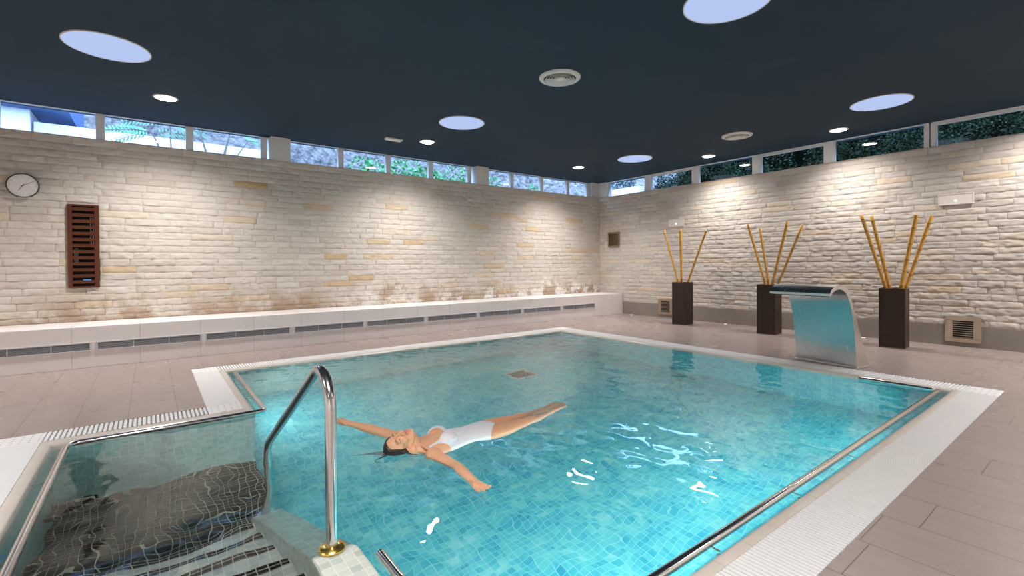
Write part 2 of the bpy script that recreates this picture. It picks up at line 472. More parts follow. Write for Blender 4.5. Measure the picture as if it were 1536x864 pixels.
GR = (-.905, -.575, 1.0, 2.16)     # wooden grille opening
stone_wall('wall_left', M['stone_l'], XW, XR+.05, ZB-.02, ZS, lambda q, z, d: (q, YL+.024-d, z), 26, [GR])
NI = (8.235, 8.565, 1.775, 2.105) # niche on the right wall
stone_wall('wall_right', M['stone_r'], YS, YL+.05, ZBB, ZS, lambda q, z, d: (XR+.024-d, q, z), 28, [NI], .006)
mb = MB(); mb.box(XR-.004, XR+.17, YS, YL, 0, ZBB); struct(mb, 'baseboard_right', M['plinth'])
mb = MB(); mb.box(XW, XR, YL, YL+.17, 0, ZB-.02); struct(mb, 'trim_1', M['plinth'])
# smooth coping on top of the stone
mb = MB(); mb.box(XW, XR+.17, YL-.004, YL+.26, ZS, ZS+.008); struct(mb, 'trim_2', M['stone_l'])
mb = MB(); mb.box(XR-.004, XR+.26, YS, YL-.004, ZS, ZS+.008); struct(mb, 'trim_3', M['stone_r'])
# columns between the window bands
for i, (a, b) in enumerate([(1.645, 1.955), (5.81, 6.13)]):
    mb = MB(); mb.box(a, b, YL, YL+.26, ZS+.008, ZC); struct(mb, 'column', M['white_paint'])
mb = MB(); mb.box(XR-.27, XR+.26, YL+.02, YL+.26, ZS+.008, ZC); struct(mb, 'column', M['white_paint'])
mb = MB(); mb.box(XR+.0, XR+.26, YL-.22, YL+.02, ZS+.008, ZC); struct(mb, 'column', M['frame'])

# windows: band on the left wall, one structure per opening
wn = 0
GY = YL+.15
def pane(parent, mb, name='pane'):
    return mb.build(name, M['glass'], parent)
for (a, b, mull) in [(XW, 1.645, [-5.7, -4.7, -3.65, -2.6, -1.6, -.555, .51, 1.56]), (1.955, 5.81, [2.855, 3.79, 4.725, 5.68]), (6.13, XR-.27, [6.88, 7.815, 8.72, 9.46])]:
    wn += 1
    root = prop(empty('window_%d' % wn, ((a+b)/2, GY, ZS)), kind='structure')
    inv = Vector(root.location)
    def L(mb): mb.v = [tuple(Vector(p)-inv) for p in mb.v]; return mb
    mb = MB(); mb.box(a, b, GY-.03, GY+.03, ZS+.009, ZS+.035); mb.box(a, b, GY-.02, GY+.02, ZC-.012, ZC-.001)
    L(mb).build('window_frame', M['frame'], root)
    for q in mull:
        mb = MB(); mb.box(q-.05, q+.05, GY-.04, GY+.04, ZS+.036, ZC-.013); L(mb).build('mullion', M['frame'], root, bevel=.006)
    e = [a]+mull+[b]
    for p0, p1 in zip(e[:-1], e[1:]):
        if p1-p0 < .2: continue
        mb = MB(); mb.box(p0+.05, p1-.05, GY-.004, GY+.004, ZS+.036, ZC-.013); pane(root, L(mb))
# right wall: one window per pane; every second one opens and has a thicker frame
GX = XR+.09
edges = [(8.63, 7.45, 0), (7.26, 6.15, 1), (5.97, 4.78, 0), (4.60, 3.48, 1), (3.30, 2.06, 0), (1.90, .76, 1), (.58, -.56, 0), (-.74, -1.9, 1)]
for (a, b, op) in edges:
    wn += 1
    root = prop(empty('window_%d' % wn, (GX, (a+b)/2, ZS)), kind='structure')
    inv = Vector(root.location)
    t_ = .055 if op else .012
    mb = MB()
    mb.box(GX-.035, GX+.035, b-.09, b-.001, ZS+.009, ZC-.001); mb.box(GX-.035, GX+.035, a+.001, a+.09, ZS+.009, ZC-.001)
    mb.box(GX-.035, GX+.035, b, a, ZC-t_, ZC-.001); mb.box(GX-.035, GX+.035, b, a, ZS+.009, ZS+.014)
    mb.v = [tuple(Vector(p)-inv) for p in mb.v]; mb.build('window_frame', M['frame'], root)
    if op:
        mb = MB()
        for yy in (a+.045, b-.045):
            mb.box(GX-.045, GX-.034, yy-.03, yy+.03, ZS+.03, ZC-.03)
        mb.v = [tuple(Vector(p)-inv) for p in mb.v]; mb.build('sash_stile', M['frame'], root)
    mb = MB(); mb.box(GX-.004, GX+.004, b, a, ZS+.014, ZC-t_); mb.v = [tuple(Vector(p)-inv) for p in mb.v]; pane(root, mb)

# ================================================================== the pool shell
mb = MB()
mb.box(SX1, PX1+.3, PY0-.3, PY1+.3, DEP-.1, DEP)
o = struct(mb, 'floor_pool', M['pool'])
mb = MB(); mb.box(AX0-.05, PX0-.005, AY0-.05, AY1+.06, DEP-.1, DEPA)
struct(mb, 'floor_landing', M['blacktile'])
# walls of the pool with a rounded kerb on top
def kerb_profile(w): # (across, z), from gutter side to water side
    return [(0, -.12), (0, -.003), (.008, 0), (w-.03, .0), (w-.012, -.004), (w-.003, -.014), (w, -.03), (w, -.12)]
def wall(name, x0, x1, y0, y1, mat, zb=DEP):
    mb = MB(); mb.box(x0, x1, y0, y1, zb-.05, -.12); return struct(mb, name, mat)
wall('wall_pool_far_left', GX0+.27, PX1+.085, PY1, PY1+.09, M['poolwall'])
wall('wall_pool_far_right', PX1, PX1+.09, PY0-.07, PY1, M['pool'])
wall('wall_pool_near', SX1, PX1, PY0-.07, PY0, M['pool'])
wall('wall_pool_left', PX0-.07, PX0, AY1+.12, PY1, M['poolwall'])
wall('wall_bay_far', AX0-.07, PX0, AY1, AY1+.12, M['poolwall'])
wall('wall_bay_left', AX0-.07, AX0, AY0, AY1, M['poolwall'])
n = 0
def kerb(x0, x1, y0, y1, side, w):
    global n; n += 1
    pr = kerb_profile(w); mb = MB()
    if side == '+x': mb.prism([(x0+a, z) for a, z in pr], y0, y1, 'Y')
    if side == '-x': mb.prism([(x1-a, z) for a, z in pr], y0, y1, 'Y')
    if side == '+y': mb.prism([(y0+a, z) for a, z in pr], x0, x1, 'X')
    if side == '-y': mb.prism([(y1-a, z) for a, z in pr], x0, x1, 'X')
    o = mb.build('pool_kerb', M['kerb']); prop(o, kind='structure')
    return smooth_by_angle(o, 50)
kerb(PX0-.07, PX0, AY1, PY1, '+x', .07)
kerb(PX0-.07, PX1+.09, PY1, PY1+.09, '-y', .09)
kerb(PX1, PX1+.09, PY0, PY1, '-x', .09)
kerb(SX1, PX1+.09, PY0-.07, PY0, '+y', .07)
kerb(AX0-.07, PX0-.07, AY1, AY1+.12, '-y', .12)
kerb(AX0-.07, AX0, AY0, AY1, '+x', .07)

# white overflow gratings: slats across the gutter, solid dotted tiles at the corners
mb = MB()
for (a, b, c, d) in [(GX0, PX0-.07, BY1, GY1), (PX0-.07, GX1, PY1+.09, GY1), (PX1+.09, GX1, GY0, PY1+.09), (SX1, PX1+.09, GY0, PY0-.07),
                     (BX0, PX0-.07, AY1+.12, BY1), (BX0, AX0-.07, AY0, AY1+.12)]:
    mb.box(a, b, c, d, -.16, -.07)
struct(mb, 'floor_gutter', M['channel'])
def grating(label, x0, x1, y0, y1, along, pitch=.030, slat=.019):
    """slats lie across the gutter; 'along' is the axis the gutter runs"""
    root = prop(empty('overflow_grating', ((x0+x1)/2, (y0+y1)/2, -.07)), label, 'drain grating', 'white overflow gratings around the pool')
    inv = Vector(root.location); mb = MB()
    lo, hi = (x0, x1) if along == 'X' else (y0, y1)
    k = int((hi-lo)/pitch)
    for i in range(k):
        q = lo+(i+.5)*(hi-lo)/k
        if along == 'X': mb.box(q-slat/2, q+slat/2, y0+.004, y1-.004, -.028, 0)
        else: mb.box(x0+.004, x1-.004, q-slat/2, q+slat/2, -.028, 0)
    mb.v = [tuple(Vector(p)-inv) for p in mb.v]; mb.build('slat_panel', M['white_grate'], root)
    mb = MB()
    if along == 'X':
        for yy in (y0+.006, (y0*2+y1)/3, (y0+2*y1)/3, y1-.006): mb.box(x0, x1, yy-.006, yy+.006, -.07, -.008)
    else:
        for xx in (x0+.006, (x0*2+x1)/3, (x0+2*x1)/3, x1-.006): mb.box(xx-.006, xx+.006, y0, y1, -.07, -.008)
    mb.v = [tuple(Vector(p)-inv) for p in mb.v]; mb.build('bearer', M['white_grate'], root)
    return root
def corner_tile(label, x0, x1, y0, y1):
    root = prop(empty('corner_grating', ((x0+x1)/2, (y0+y1)/2, -.07)), label, 'drain grating', 'solid corner tiles of the overflow gutter')
    mb = MB(); mb.box(x0-root.location.x+.002, x1-root.location.x-.002, y0-root.location.y+.002, y1-root.location.y-.002, 0, .07)
    mb.build('plate', M['dotted'], root, bevel=.002)
    return root
gi = PX0-.07
grating('white slatted overflow grating along the far left edge of the pool', gi, PX1+.09, PY1+.09, GY1, 'X')
grating('white slatted overflow grating along the far right pool edge below the waterfall spout', PX1+.09, GX1, PY0-.07, PY1+.09, 'Y')
grating('wide white slatted grating along the near right edge of the pool', SX1, PX1+.09, GY0, PY0-.07, 'X', .026, .019)
grating('short white grating between the beige deck and the left pool corner', GX0, gi, BY1, PY1+.09, 'Y', .020, .0165)
grating('white grating with wide open slots behind the black tiled entry bay', AX0-.07, GX0, AY1+.12, BY1, 'X', .030, .018)
grating('white grating at the lower left edge of the photo beside the entry bay', BX0, AX0-.07, AY0, AY1+.12, 'Y', .020, .0165)
corner_tile('dotted white corner tile at the left corner of the pool', GX0, gi, PY1+.09, GY1)
corner_tile('dotted white corner tile at the far corner of the pool', PX1+.09, GX1, PY1+.09, GY1)
corner_tile('dotted white corner tile at the right corner of the pool', PX1+.09, GX1, GY0, PY0-.07)
corner_tile('dotted white corner tile at the inner bend beside the short white grating', GX0, gi, AY1+.12, BY1)
corner_tile('dotted white corner tile at the left corner of the entry bay', BX0, AX0-.07, AY1+.12, BY1)

# steps down into the entry bay, each with a black nosing
root = prop(empty('pool_steps', (0, 2.8, DEPA)), 'pale tiled pool steps with black nosings going down into the entry bay', 'steps')
inv = Vector(root.location)
ys = [1.975, 2.30, 2.63, 2.955, 3.28, 3.60]; zt = [-.23, -.43, -.635, -.83, -1.03]
mb = MB(); prof = [(ys[0], DEPA)]
for k in range(5): prof += [(ys[k], zt[k]), (ys[k+1], zt[k])]
prof.append((ys[-1], DEPA))
mb.prism(prof, AX0+.002, SX0-.002, 'X'); mb.v = [tuple(Vector(p)-inv) for p in mb.v]
mb.build('tread_block', M['steptile'], root)
for k in range(5):
    mb = MB(); mb.box(AX0+.01, SX0-.012, ys[k+1]-.055, ys[k+1]+.002, zt[k]-.05, zt[k]+.003)
    mb.v = [tuple(Vector(p)-inv) for p in mb.v]; mb.build('nosing', M['nosing%d' % k], root)
mb = MB()
mb.prism([(PY0, DEP-.05), (PY0, .012), (2.10, .012), (2.16, .006), (2.22, -.018), (3.68, -.985), (3.70, -1.02), (3.70, DEP-.05)], SX0, SX1, 'X')
o = mb.build('stringer_wall', M['steptile'], bevel=.012)
prop(o, 'pale grey tiled sloping wall between the entry steps and the pool', 'wall', kind='structure')

# square floor drain
root = prop(empty('floor_drain', (4.39, 5.58, DEP)), 'square dark floor drain with pale rim under the water', 'drain')
mb = MB(); mb.box(-.2, .2, -.2, .2, 0, .008); mb.build('rim', M['steptile'], root)
mb = MB()
for i in range(9): mb.box(-.15, .15, -.15+i*.0335, -.15+i*.0335+.022, .008, .016)
mb.build('grate', simple('drain_grate', lin(84, 104, 88), .5), root)
mb = MB(); mb.box(-.155, .155, -.155, .155, .0, .0095); mb.build('sump', M['dark'], root)

# ================================================================== the water
def build_water():
    st = .0155; WR = np.random.default_rng(5)
    rects = [(SX1, PX1+.001, PY0-.001, PY1+.001), (AX0-.001, SX1, AY0-.001, AY1+.001)]
    x0, y0 = AX0-.01, PY0-.01
    nx = int((PX1+.02-x0)/st)+1; ny = int((PY1+.02-y0)/st)+1
    X = x0+np.arange(nx)*st; Y = y0+np.arange(ny)*st
    XX, YY = np.meshgrid(X, Y, indexing='ij')
    keep = np.zeros((nx, ny), bool)
    for a, b, c, d in rects+[(SX1-.3, PX0+.3, AY0, AY1), (PX0, SX1+.1, AY1-.1, PY1)]:
        keep |= (XX >= a) & (XX <= b) & (YY >= c) & (YY <= d)
    Z = np.zeros_like(XX)
    for k in range(46):
        lam = .095*(10 ** WR.random()); th = WR.uniform(0, 2*PI); ph = WR.uniform(0, 2*PI)
        q = 2*PI/lam
        amp = WAVE*lam/(2*PI)/math.sqrt(23)
        wx = .35*np.sin(XX*1.3+ph*2)+.3*np.sin(YY*1.1+ph*3)
        Z += amp*np.sin(q*(XX*math.cos(th)+YY*math.sin(th))+ph+wx*2)
    # rougher over the entry bay, and two upwelling jets
    cx = 1+.5*np.clip((1.0-XX)/1.2, 0, 1)*np.clip((4.9-YY)/.3, 0, 1)
    Z *= cx
    for (jx, jy, s, a) in [(3.10, 1.80, .15, .0075), (6.05, 4.72, .10, .004)]:
        rr = np.hypot(XX-jx, YY-jy); an = np.arctan2(YY-jy, XX-jx)
        Z += a*np.exp(-(rr/s)**2)*(.5+.35*np.sin(rr*40+an*2)+.3*np.sin(XX*52+YY*31)*np.sin(YY*47-XX*22)) + a*.07*np.exp(-(rr/(s*2.6))**2)*np.sin(rr*42+an+np.sin(an*3)*1.5)
    idx = -np.ones((nx, ny), int); idx[keep] = np.arange(keep.sum())
    V = np.stack([XX[keep], YY[keep], Z[keep]+WL], -1)
    ok = keep[:-1, :-1] & keep[1:, :-1] & keep[1:, 1:] & keep[:-1, 1:]
    Fq = np.stack([idx[:-1, :-1][ok], idx[1:, :-1][ok], idx[1:, 1:][ok], idx[:-1, 1:][ok]], -1)
    me = bpy.data.meshes.new('pool_water')
    me.vertices.add(len(V)); me.vertices.foreach_set('co', V.ravel())
    me.loops.add(Fq.size); me.loops.foreach_set('vertex_index', Fq.ravel())
    me.polygons.add(len(Fq)); me.polygons.foreach_set('loop_start', np.arange(len(Fq))*4)
    me.update(calc_edges=True); me.polygons.foreach_set('use_smooth', [True]*len(Fq))
    me.materials.append(M['water'])
    o = bpy.data.objects.new('pool_water', me); COL.objects.link(o)
    return prop(o, 'clear rippling turquoise water filling the pool', 'water', kind='stuff')
WAVE = .023
water = build_water()
# ================================================================== bench with ventilation grilles
mb = MB(); mb.box(XW, XR-.006, YB, YL-.003, 0, ZB)
o = mb.build('bench', M['bench'], bevel=.006)
prop(o, 'long white tiled bench ledge along the left stone wall', 'bench')
g0 = [(-1.74, -.61), (-.57, .575), (.615, 1.755), (1.80, 2.935), (2.975, 4.10), (4.145, 5.265), (5.32, 6.42), (6.47, 7.59), (7.645, 8.735)]
words = ['leftmost', 'second from the left', 'third from the left', 'fourth from the left', 'middle', 'fourth from the right', 'third from the right', 'second from the right', 'rightmost']
for (a, b), w in zip(g0, words):
    root = prop(empty('vent_grille', ((a+b)/2, YB-.001, .215)), 'long aluminium vent grille in the white bench, %s of nine' % w, 'vent grille', 'long vent grilles in the bench front')
    hw = (b-a)/2; mb = MB()
    mb.box(-hw, hw, -.010, 0, 0, .014); mb.box(-hw, hw, -.010, 0, .098, .112); mb.box(-hw, -hw+.02, -.010, 0, .014, .098); mb.box(hw-.02, hw, -.010, 0, .014, .098)
    mb.build('frame', M['alu'], root, bevel=.002)
    mb = MB(); mb.box(-hw+.02, hw-.02, -.0015, 0, .014, .098); mb.build('backing', M['dark'], root)  # flat black sheet, painted shade in place of a hollow behind the slats
    mb = MB()
    for k in range(6):
        z = .021+k*.0135
        mb.add([(x, y, z+dz) for x in (-hw+.02, hw-.02) for (y, dz) in ((-.008, 0), (-.0015, .006), (-.0015, .009), (-.008, .003))],
               [(0, 1, 5, 4), (1, 2, 6, 5), (2, 3, 7, 6), (3, 0, 4, 7), (3, 2, 1, 0), (4, 5, 6, 7)])
    mb.build('louvre', M['alu_slat'], root)
    for q in (-hw/3, hw/3):
        mb = MB(); mb.box(q-.004, q+.004, -.0085, -.001, .014, .098); mb.build('divider', M['alu'], root)

# ================================================================== things on the walls
# clock, reads ten past seven
root = prop(empty('wall_clock', (-1.325, YL-.012, 2.365)), 'round white wall clock with thin black rim on the left stone wall', 'clock')
mb = MB(); mb.lathe([(.158, -.0), (.158, .035), (.150, .038), (.147, .03), (.147, 0)], 64, axis='Y', close=True); smooth_by_angle(mb.build('rim', M['black'], root))
mb = MB(); mb.lathe([(.148, .002), (.148, .026)], 64, axis='Y'); mb.build('face', M['clock_face'], root)
for k in range(12):
    mb = MB(); a = k*PI/6; c, s = math.cos(a), math.sin(a); L0, L1, hw = .108, .134, .0014
    p = [(s*L+c*w, 0, c*L-s*w) for L in (L0, L1) for w in (-hw, hw)]
    mb.add([(x, -.0262-d, z) for d in (0, .0006) for (x, _, z) in p], [(0, 1, 3, 2), (4, 5, 7, 6), (0, 1, 5, 4), (2, 3, 7, 6), (0, 2, 6, 4), (1, 3, 7, 5)])
    mb.build('hour_mark', M['alu_slat'], root)
def hand(name, ang, Lh, hw, y):
    a = math.radians(ang); c, s = math.cos(a), math.sin(a); mb = MB()
    p = [(s*L+c*w, c*L-s*w) for L, w in ((-.02, -hw), (-.02, hw), (Lh, hw*.6), (Lh, -hw*.6))]
    mb.prism(p, y-.0012, y, 'Y'); mb.build(name, M['black'], root)
hand('hour_hand', 212, .078, .0035, -.028); hand('minute_hand', 60, .125, .0026, -.030)
mb = MB(); mb.lathe([(.006, .027), (.006, .033)], 16, axis='Y'); mb.build('hub', M['black'], root)

# wooden louvred grille
root = prop(empty('wooden_grille', (-.74, YL, 1.0)), 'reddish brown wooden louvre grille set into the left stone wall', 'grille')
hw, hh = .163, 1.158; mb = MB()
mb.box(-hw, -hw+.048, -.022, .03, 0, hh); mb.box(hw-.048, hw, -.022, .03, 0, hh)
mb.box(-hw+.048, hw-.048, -.022, .03, 0, .022); mb.box(-hw+.048, hw-.048, -.022, .03, hh-.022, hh)
mb.build('frame', M['wood'], root, bevel=.002)
for k in range(13):
    z = .058+k*.0845
    mb = MB(); mb.box(-hw+.048, hw-.048, -.018, .012, z, z+.045); mb.build('slat', M['wood'], root, bevel=.002)
mb = MB(); mb.box(-hw, hw, .1, .115, 0, hh); mb.build('back_panel', M['dark'], root)
mb = MB(); mb.box(-.015, .07, .06, .075, .095, .115); mb.build('display', M['blue_led'], root)
mb = MB(); mb.box(-.105, -.06, .03, .08, .33, .55); mb.build('control_box', M['alu_slat'], root)
mb = MB(); mb.tube([(.075, .05, .58), (.075, .05, 1.0)], .008); mb.tube([(.10, .05, .58), (.10, .05, 1.0)], .008); mb.build('pipe', M['steel'], root)

# recessed metal box on the right wall
root = prop(empty('wall_niche', (XR+.0, 8.40, 1.775)), 'small square metal wall niche high beside the room corner', 'niche')
mb = MB()
for (a, b, c, d) in [(-.2, .2, -.035, 0), (-.2, .2, .33, .365), (-.2, -.165, 0, .33), (.165, .2, 0, .33)]: mb.box(-.014, .02, a, b, c, d)
mb.build('frame', M['niche'], root, bevel=.003)
mb = MB()
mb.box(.10, .11, -.165, .165, 0, .33); mb.box(.0, .10, -.165, -.16, 0, .33); mb.box(.0, .10, .16, .165, 0, .33); mb.box(0, .1, -.16, .16, 0, .005); mb.box(0, .1, -.16, .16, .325, .33)
mb.build('recess', M['niche'], root)
mb = MB(); mb.box(.03, .04, -.15, .15, .015, .315); mb.build('back_plate', simple('dark_bronze_mesh', lin(98, 84, 64), .5, .4, .1), root)

# emergency light fittings
def emergency(y, label):
    root = prop(empty('emergency_light', (XR, y, 2.16)), label, 'emergency light', 'emergency lights on the right wall')
    mb = MB(); mb.box(-.012, .0, -.205, .205, 0, .17)
    mb.build('housing', M['white_lamp'], root, bevel=.006)
    mb = MB()
    for (a, b, c, d) in [(-.205, .205, 0, .014), (-.205, .205, .156, .17), (-.205, -.191, .014, .156), (.191, .205, .014, .156)]: mb.box(-.018, -.012, a, b, c, d)
    mb.build('bezel', M['white_paint'], root, bevel=.003)
    mb = MB(); mb.lathe([(.011, .0), (.011, .006)], 16, (-.012, 0, .06), 'X'); mb.build('led', M['led'], root)
    return root
emergency(6.51, 'flat white emergency light above the left bamboo planter')
emergency(1.67, 'flat white emergency light on the wall above the steel floor vent')
# emergency plate on the ceiling
root = prop(empty('ceiling_fitting', (3.39, 7.83, ZC)), 'small white rectangular fitting on the dark ceiling by the left windows', 'light fitting')
mb = MB(); mb.box(-.15, .15, -.06, .06, -.035, 0); mb.build('housing', M['white_lamp'], root, bevel=.012)
mb = MB(); mb.box(-.13, .13, -.045, .045, -.038, -.035); mb.build('cover', M['diff'], root)

# steel vents low on the right wall
def steel_vent(y, label):
    root = prop(empty('floor_vent', (XR-.004, y, .065)), label, 'vent', 'steel vents low on the right wall')
    w, h = .205, .385; mb = MB()
    for (a, b, c, d) in [(-w, w, 0, .06), (-w, w, h-.06, h), (-w, -w+.09, .06, h-.06), (w-.09, w, .06, h-.06)]: mb.box(-.022, 0, a, b, c, d)
    mb.build('frame', M['grille_steel'], root, bevel=.004)
    mb = MB(); mb.box(-.003, 0, -w+.09, w-.09, .06, h-.06); mb.build('backing', M['dark'], root)
    for k in range(8):
        z = .068+k*.0325; mb = MB()
        mb.add([(x, y_, z+dz) for y_ in (-w+.09, w-.09) for (x, dz) in ((-.02, 0), (-.008, .008), (-.008, .011), (-.02, .006))],
               [(0, 1, 5, 4), (1, 2, 6, 5), (2, 3, 7, 6), (3, 0, 4, 7), (3, 2, 1, 0), (4, 5, 6, 7)])
        mb.build('louvre', M['grille_steel'], root)
steel_vent(1.585, 'square steel louvred vent at floor level right of the planters')
steel_vent(6.80, 'square steel louvred vent half hidden behind the left planter')

# small round lamps in the deck at the foot of the right wall
for y, w in [(7.69, 'near the room corner, left of the planters'), (5.23, 'between the left and middle planters'), (2.80, 'behind the waterfall spout')]:
    root = prop(empty('floor_spotlight', (9.62, y, 0)), 'small round spotlight in the deck ' + w, 'spotlight', 'small deck spotlights along the right wall')
    mb = MB(); mb.lathe([(.052, 0), (.052, .008), (.046, .012), (.036, .012), (.036, 0)], 32, close=True); mb.build('ring', M['steel'], root, smooth=False)
    mb = MB(); mb.lathe([(.037, 0), (.037, .009), (.0, .012)], 32); mb.build('lens', M['floor_lamp'], root)

# ================================================================== things on the ceiling
def skylight(x, y, label):
    root = prop(empty('round_skylight', (x, y, ZC)), label, 'skylight', 'round pale blue skylights in the dark ceiling')
    mb = MB(); mb.lathe([(.343, .001), (.343, -.006), (0, -.006)], 96); mb.build('panel', M['sky_panel'], root)
    mb = MB(); mb.lathe([(.342, 0), (.353, 0), (.353, -.009), (.342, -.009)], 96, close=True); mb.build('rim', M['diff'], root)
for x, y, w in [(-.32, 6.26, 'at the upper left of the photo, left of the brightest downlight'), (3.90, 2.10, 'cut off by the top edge of the photo'), (3.87, 6.35, 'in the middle, near the small white ceiling fitting'),
                (8.05, 2.14, 'at the right, above the brightest stretch of the right wall'), (8.10, 6.37, 'nearest the far room corner, the smallest')]:
    skylight(x, y, 'round pale blue skylight ' + w)

def diffuser(x, y, label):
    root = prop(empty('air_diffuser', (x, y, ZC)), label, 'air vent', 'round white air diffusers on the ceiling')
    mb = MB(); mb.lathe([(.245, 0), (.245, -.010), (.235, -.022), (.200, -.030), (.192, -.026), (.192, 0)], 64, close=True); smooth_by_angle(mb.build('frame', M['diff'], root))
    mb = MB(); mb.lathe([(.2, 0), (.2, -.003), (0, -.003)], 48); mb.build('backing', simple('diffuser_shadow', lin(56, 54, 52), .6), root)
    for rr in (.172, .14, .108, .076):
        mb = MB(); mb.lathe([(rr, -.031), (rr+.005, -.031), (rr-.018, -.004), (rr-.023, -.004)], 64, close=True); smooth_by_angle(mb.build('ring', M['diff'], root))
    mb = MB(); mb.lathe([(.048, -.003), (.05, -.030), (0, -.032)], 48); smooth_by_angle(mb.build('centre_disc', M['diff'], root))
diffuser(3.87, 4.13, 'large round white air diffuser above the middle of the pool')
diffuser(8.08, 4.18, 'round white air diffuser near the right windows')

POOL_FILL_W = 118
LAMP_W = 400
def downlight(x, y, label=None, power=1.0, fitting=True):
    if fitting:
        root = prop(empty('downlight', (x, y, ZC)), label, 'downlight', 'round white downlights in the ceiling')
        mb = MB(); mb.lathe([(.112, 0), (.138, 0), (.138, -.006), (.122, -.012), (.112, -.010)], 48, close=True); smooth_by_angle(mb.build('trim_ring', M['white_lamp'], root))
        mb = MB(); mb.lathe([(.113, 0), (.113, -.012), (.08, -.020), (0, -.024)], 48); mb.build('lens', M['lamp'], root, smooth=True)
    ld = bpy.data.lights.new('downlight_lamp', 'SPOT'); ld.energy = LAMP_W*power; ld.color = (1, .945, .905)
    ld.spot_size = math.radians(140); ld.spot_blend = 1.0; ld.shadow_soft_size = .12
    lo = bpy.data.objects.new('downlight_lamp', ld); COL.objects.link(lo)
    lo.location = (x, y, ZC-.05)
    ld.cycles.is_caustics_light = False
    return lo
for x, y, w in [(.18, 7.68, 'on the left, below the large left skylight'), (3.96, 7.68, 'beside the small white ceiling fitting'), (7.77, 7.69, 'in the middle, left of the far skylight'),
                (9.14, 5.32, 'near the right windows, left of the planters'), (9.12, 3.00, 'near the right windows, above the right planters')]:
    downlight(x, y, 'bright round downlight ' + w, .50 if x > 9 else 1.0)
# rows carried on out of view, plus bare lamps added to brighten the room
for x, y, pw in [(-3.6, 7.68, 1), (9.12, .68, .5), (9.0, -1.6, 1.2), (6.5, -1.9, 1.0), (3.96, -1.9, 1.1), (.18, .6, 1.25), (-3.6, 3.0, 2.4), (-3.6, -1.9, 2.2)]:
    downlight(x, y, None, pw, fitting=False)
# lamps added under water, out of view, to brighten the pool
def added_pool_lamp(x, y, axis, pw, label):
    root = prop(empty('added_underwater_lamp', (x, y, -.62), 0 if axis == 'Y' else -PI/2), label, 'added pool lamp', 'added underwater lamps in the pool walls')
    mb = MB(); mb.lathe([(.10, 0), (.14, 0), (.14, -.012), (.10, -.02)], 40, axis='Y', close=True); mb.build('ring', M['steel'], root)
    mb = MB(); mb.lathe([(.105, -.001), (.105, -.010), (0, -.016)], 40, axis='Y'); mb.build('lens', M['added_pool_lamp'], root)
    ld = bpy.data.lights.new('added_pool_lamp', 'SPOT'); ld.energy = POOL_FILL_W*pw; ld.color = (.93, 1, 1); ld.spot_size = math.radians(170); ld.spot_blend = .5; ld.shadow_soft_size = .08
    lo = bpy.data.objects.new('added_pool_lamp', ld); COL.objects.link(lo); d = Vector((0, 1, -.17)) if axis == 'Y' else Vector((1, 0, -.17))
    lo.location = (x+(.06 if axis == 'X' else 0), y+(.06 if axis == 'Y' else 0), -.62); lo.rotation_euler = d.to_track_quat('-Z', 'Y').to_euler()
added_pool_lamp(1.9, PY0, 'Y', .75, 'added underwater lamp in the near pool wall, next to the entry steps')
added_pool_lamp(3.6, PY0, 'Y', .6, 'added underwater lamp in the middle of the near pool wall')
added_pool_lamp(5.3, PY0, 'Y', .25, 'added underwater lamp in the near pool wall, towards the right corner')
added_pool_lamp(PX0, 5.75, 'X', .32, 'added underwater lamp in the left pool wall beyond the entry bay')
# ================================================================== planters with bamboo canes
def planter(x, y, rz, label):
    root = prop(empty('planter', (x, y, 0), rz), label, 'planter', 'tall dark planters along the right wall')
    w, t_, h = .157, .02, .895; mb = MB()
    for (a, b, c, d) in [(-w, w, -w, -w+t_), (-w, w, w-t_, w), (-w, -w+t_, -w+t_, w-t_), (w-t_, w, -w+t_, w-t_)]: mb.box(a, b, c, d, .012, h)
    mb.build('body', M['planter'], root, bevel=.004)
    mb = MB(); mb.box(-w+t_, w-t_, -w+t_, w-t_, .02, h-.06); mb.build('filling', M['dark'], root)
    mb = MB(); mb.box(-w-.003, w+.003, -w-.003, w+.003, 0, .012); mb.build('base_tray', M['planter_base'], root)
    return root
def cane(p0, p1, rad, label):
    p0, p1 = Vector(p0), Vector(p1); L = (p1-p0).length; ax = (p1-p0)/L
    pts, rs, nd = [], [], []
    k = RNG.uniform(.08, .16); nodes = []
    while k < L-.03: nodes.append(k); k += RNG.uniform(.17, .24)
    tt = sorted(set([0, L-.004, L]+[q+o for q in nodes for o in (-.012, -.004, 0, .004, .012) if 0 < q+o < L-.006]))
    for q in tt:
        dmin = min([abs(q-n_) for n_ in nodes]+[9])
        sc = 1.16 if dmin < .001 else (1.08 if dmin < .006 else 1)
        if q == L: sc = .8
        pts.append(Vector((0, 0, 0))+ax*q); rs.append(rad*sc); nd.append(1.0 if dmin < .006 else 0.)
    mb = MB(); mb.tube(pts, rs, 14)
    o = mb.build('bamboo_cane', M['bamboo'], smooth=True, loc=p0)
    at = o.data.attributes.new('node', 'FLOAT', 'POINT'); at.data.foreach_set('value', [v for v in nd for _ in range(14)])
    return prop(o, label, 'bamboo cane', 'yellow bamboo canes standing in the planters')
pls = [('left', 8.985, 5.83, 4, [(6.32, 2.03, 5.98), (5.93, 1.97, 5.915), (5.85, 2.02, 5.835), (5.30, 1.95, 5.72)]),
       ('middle', 8.985, 4.055, 4, [(4.47, 2.02, 4.14), (4.27, 1.94, 4.10), (3.72, 2.01, 3.99), (3.50, 1.95, 3.88)]),
       ('right', 8.985, 2.225, 4, [(2.66, 2.04, 2.34), (2.54, 2.02, 2.30), (1.95, 1.98, 2.135), (1.79, 1.96, 2.07)])]
order = ['leftmost', 'second from left', 'third from left', 'rightmost']
how = {'left': 'left planter, the one nearest the room corner', 'middle': 'middle planter', 'right': 'right planter'}
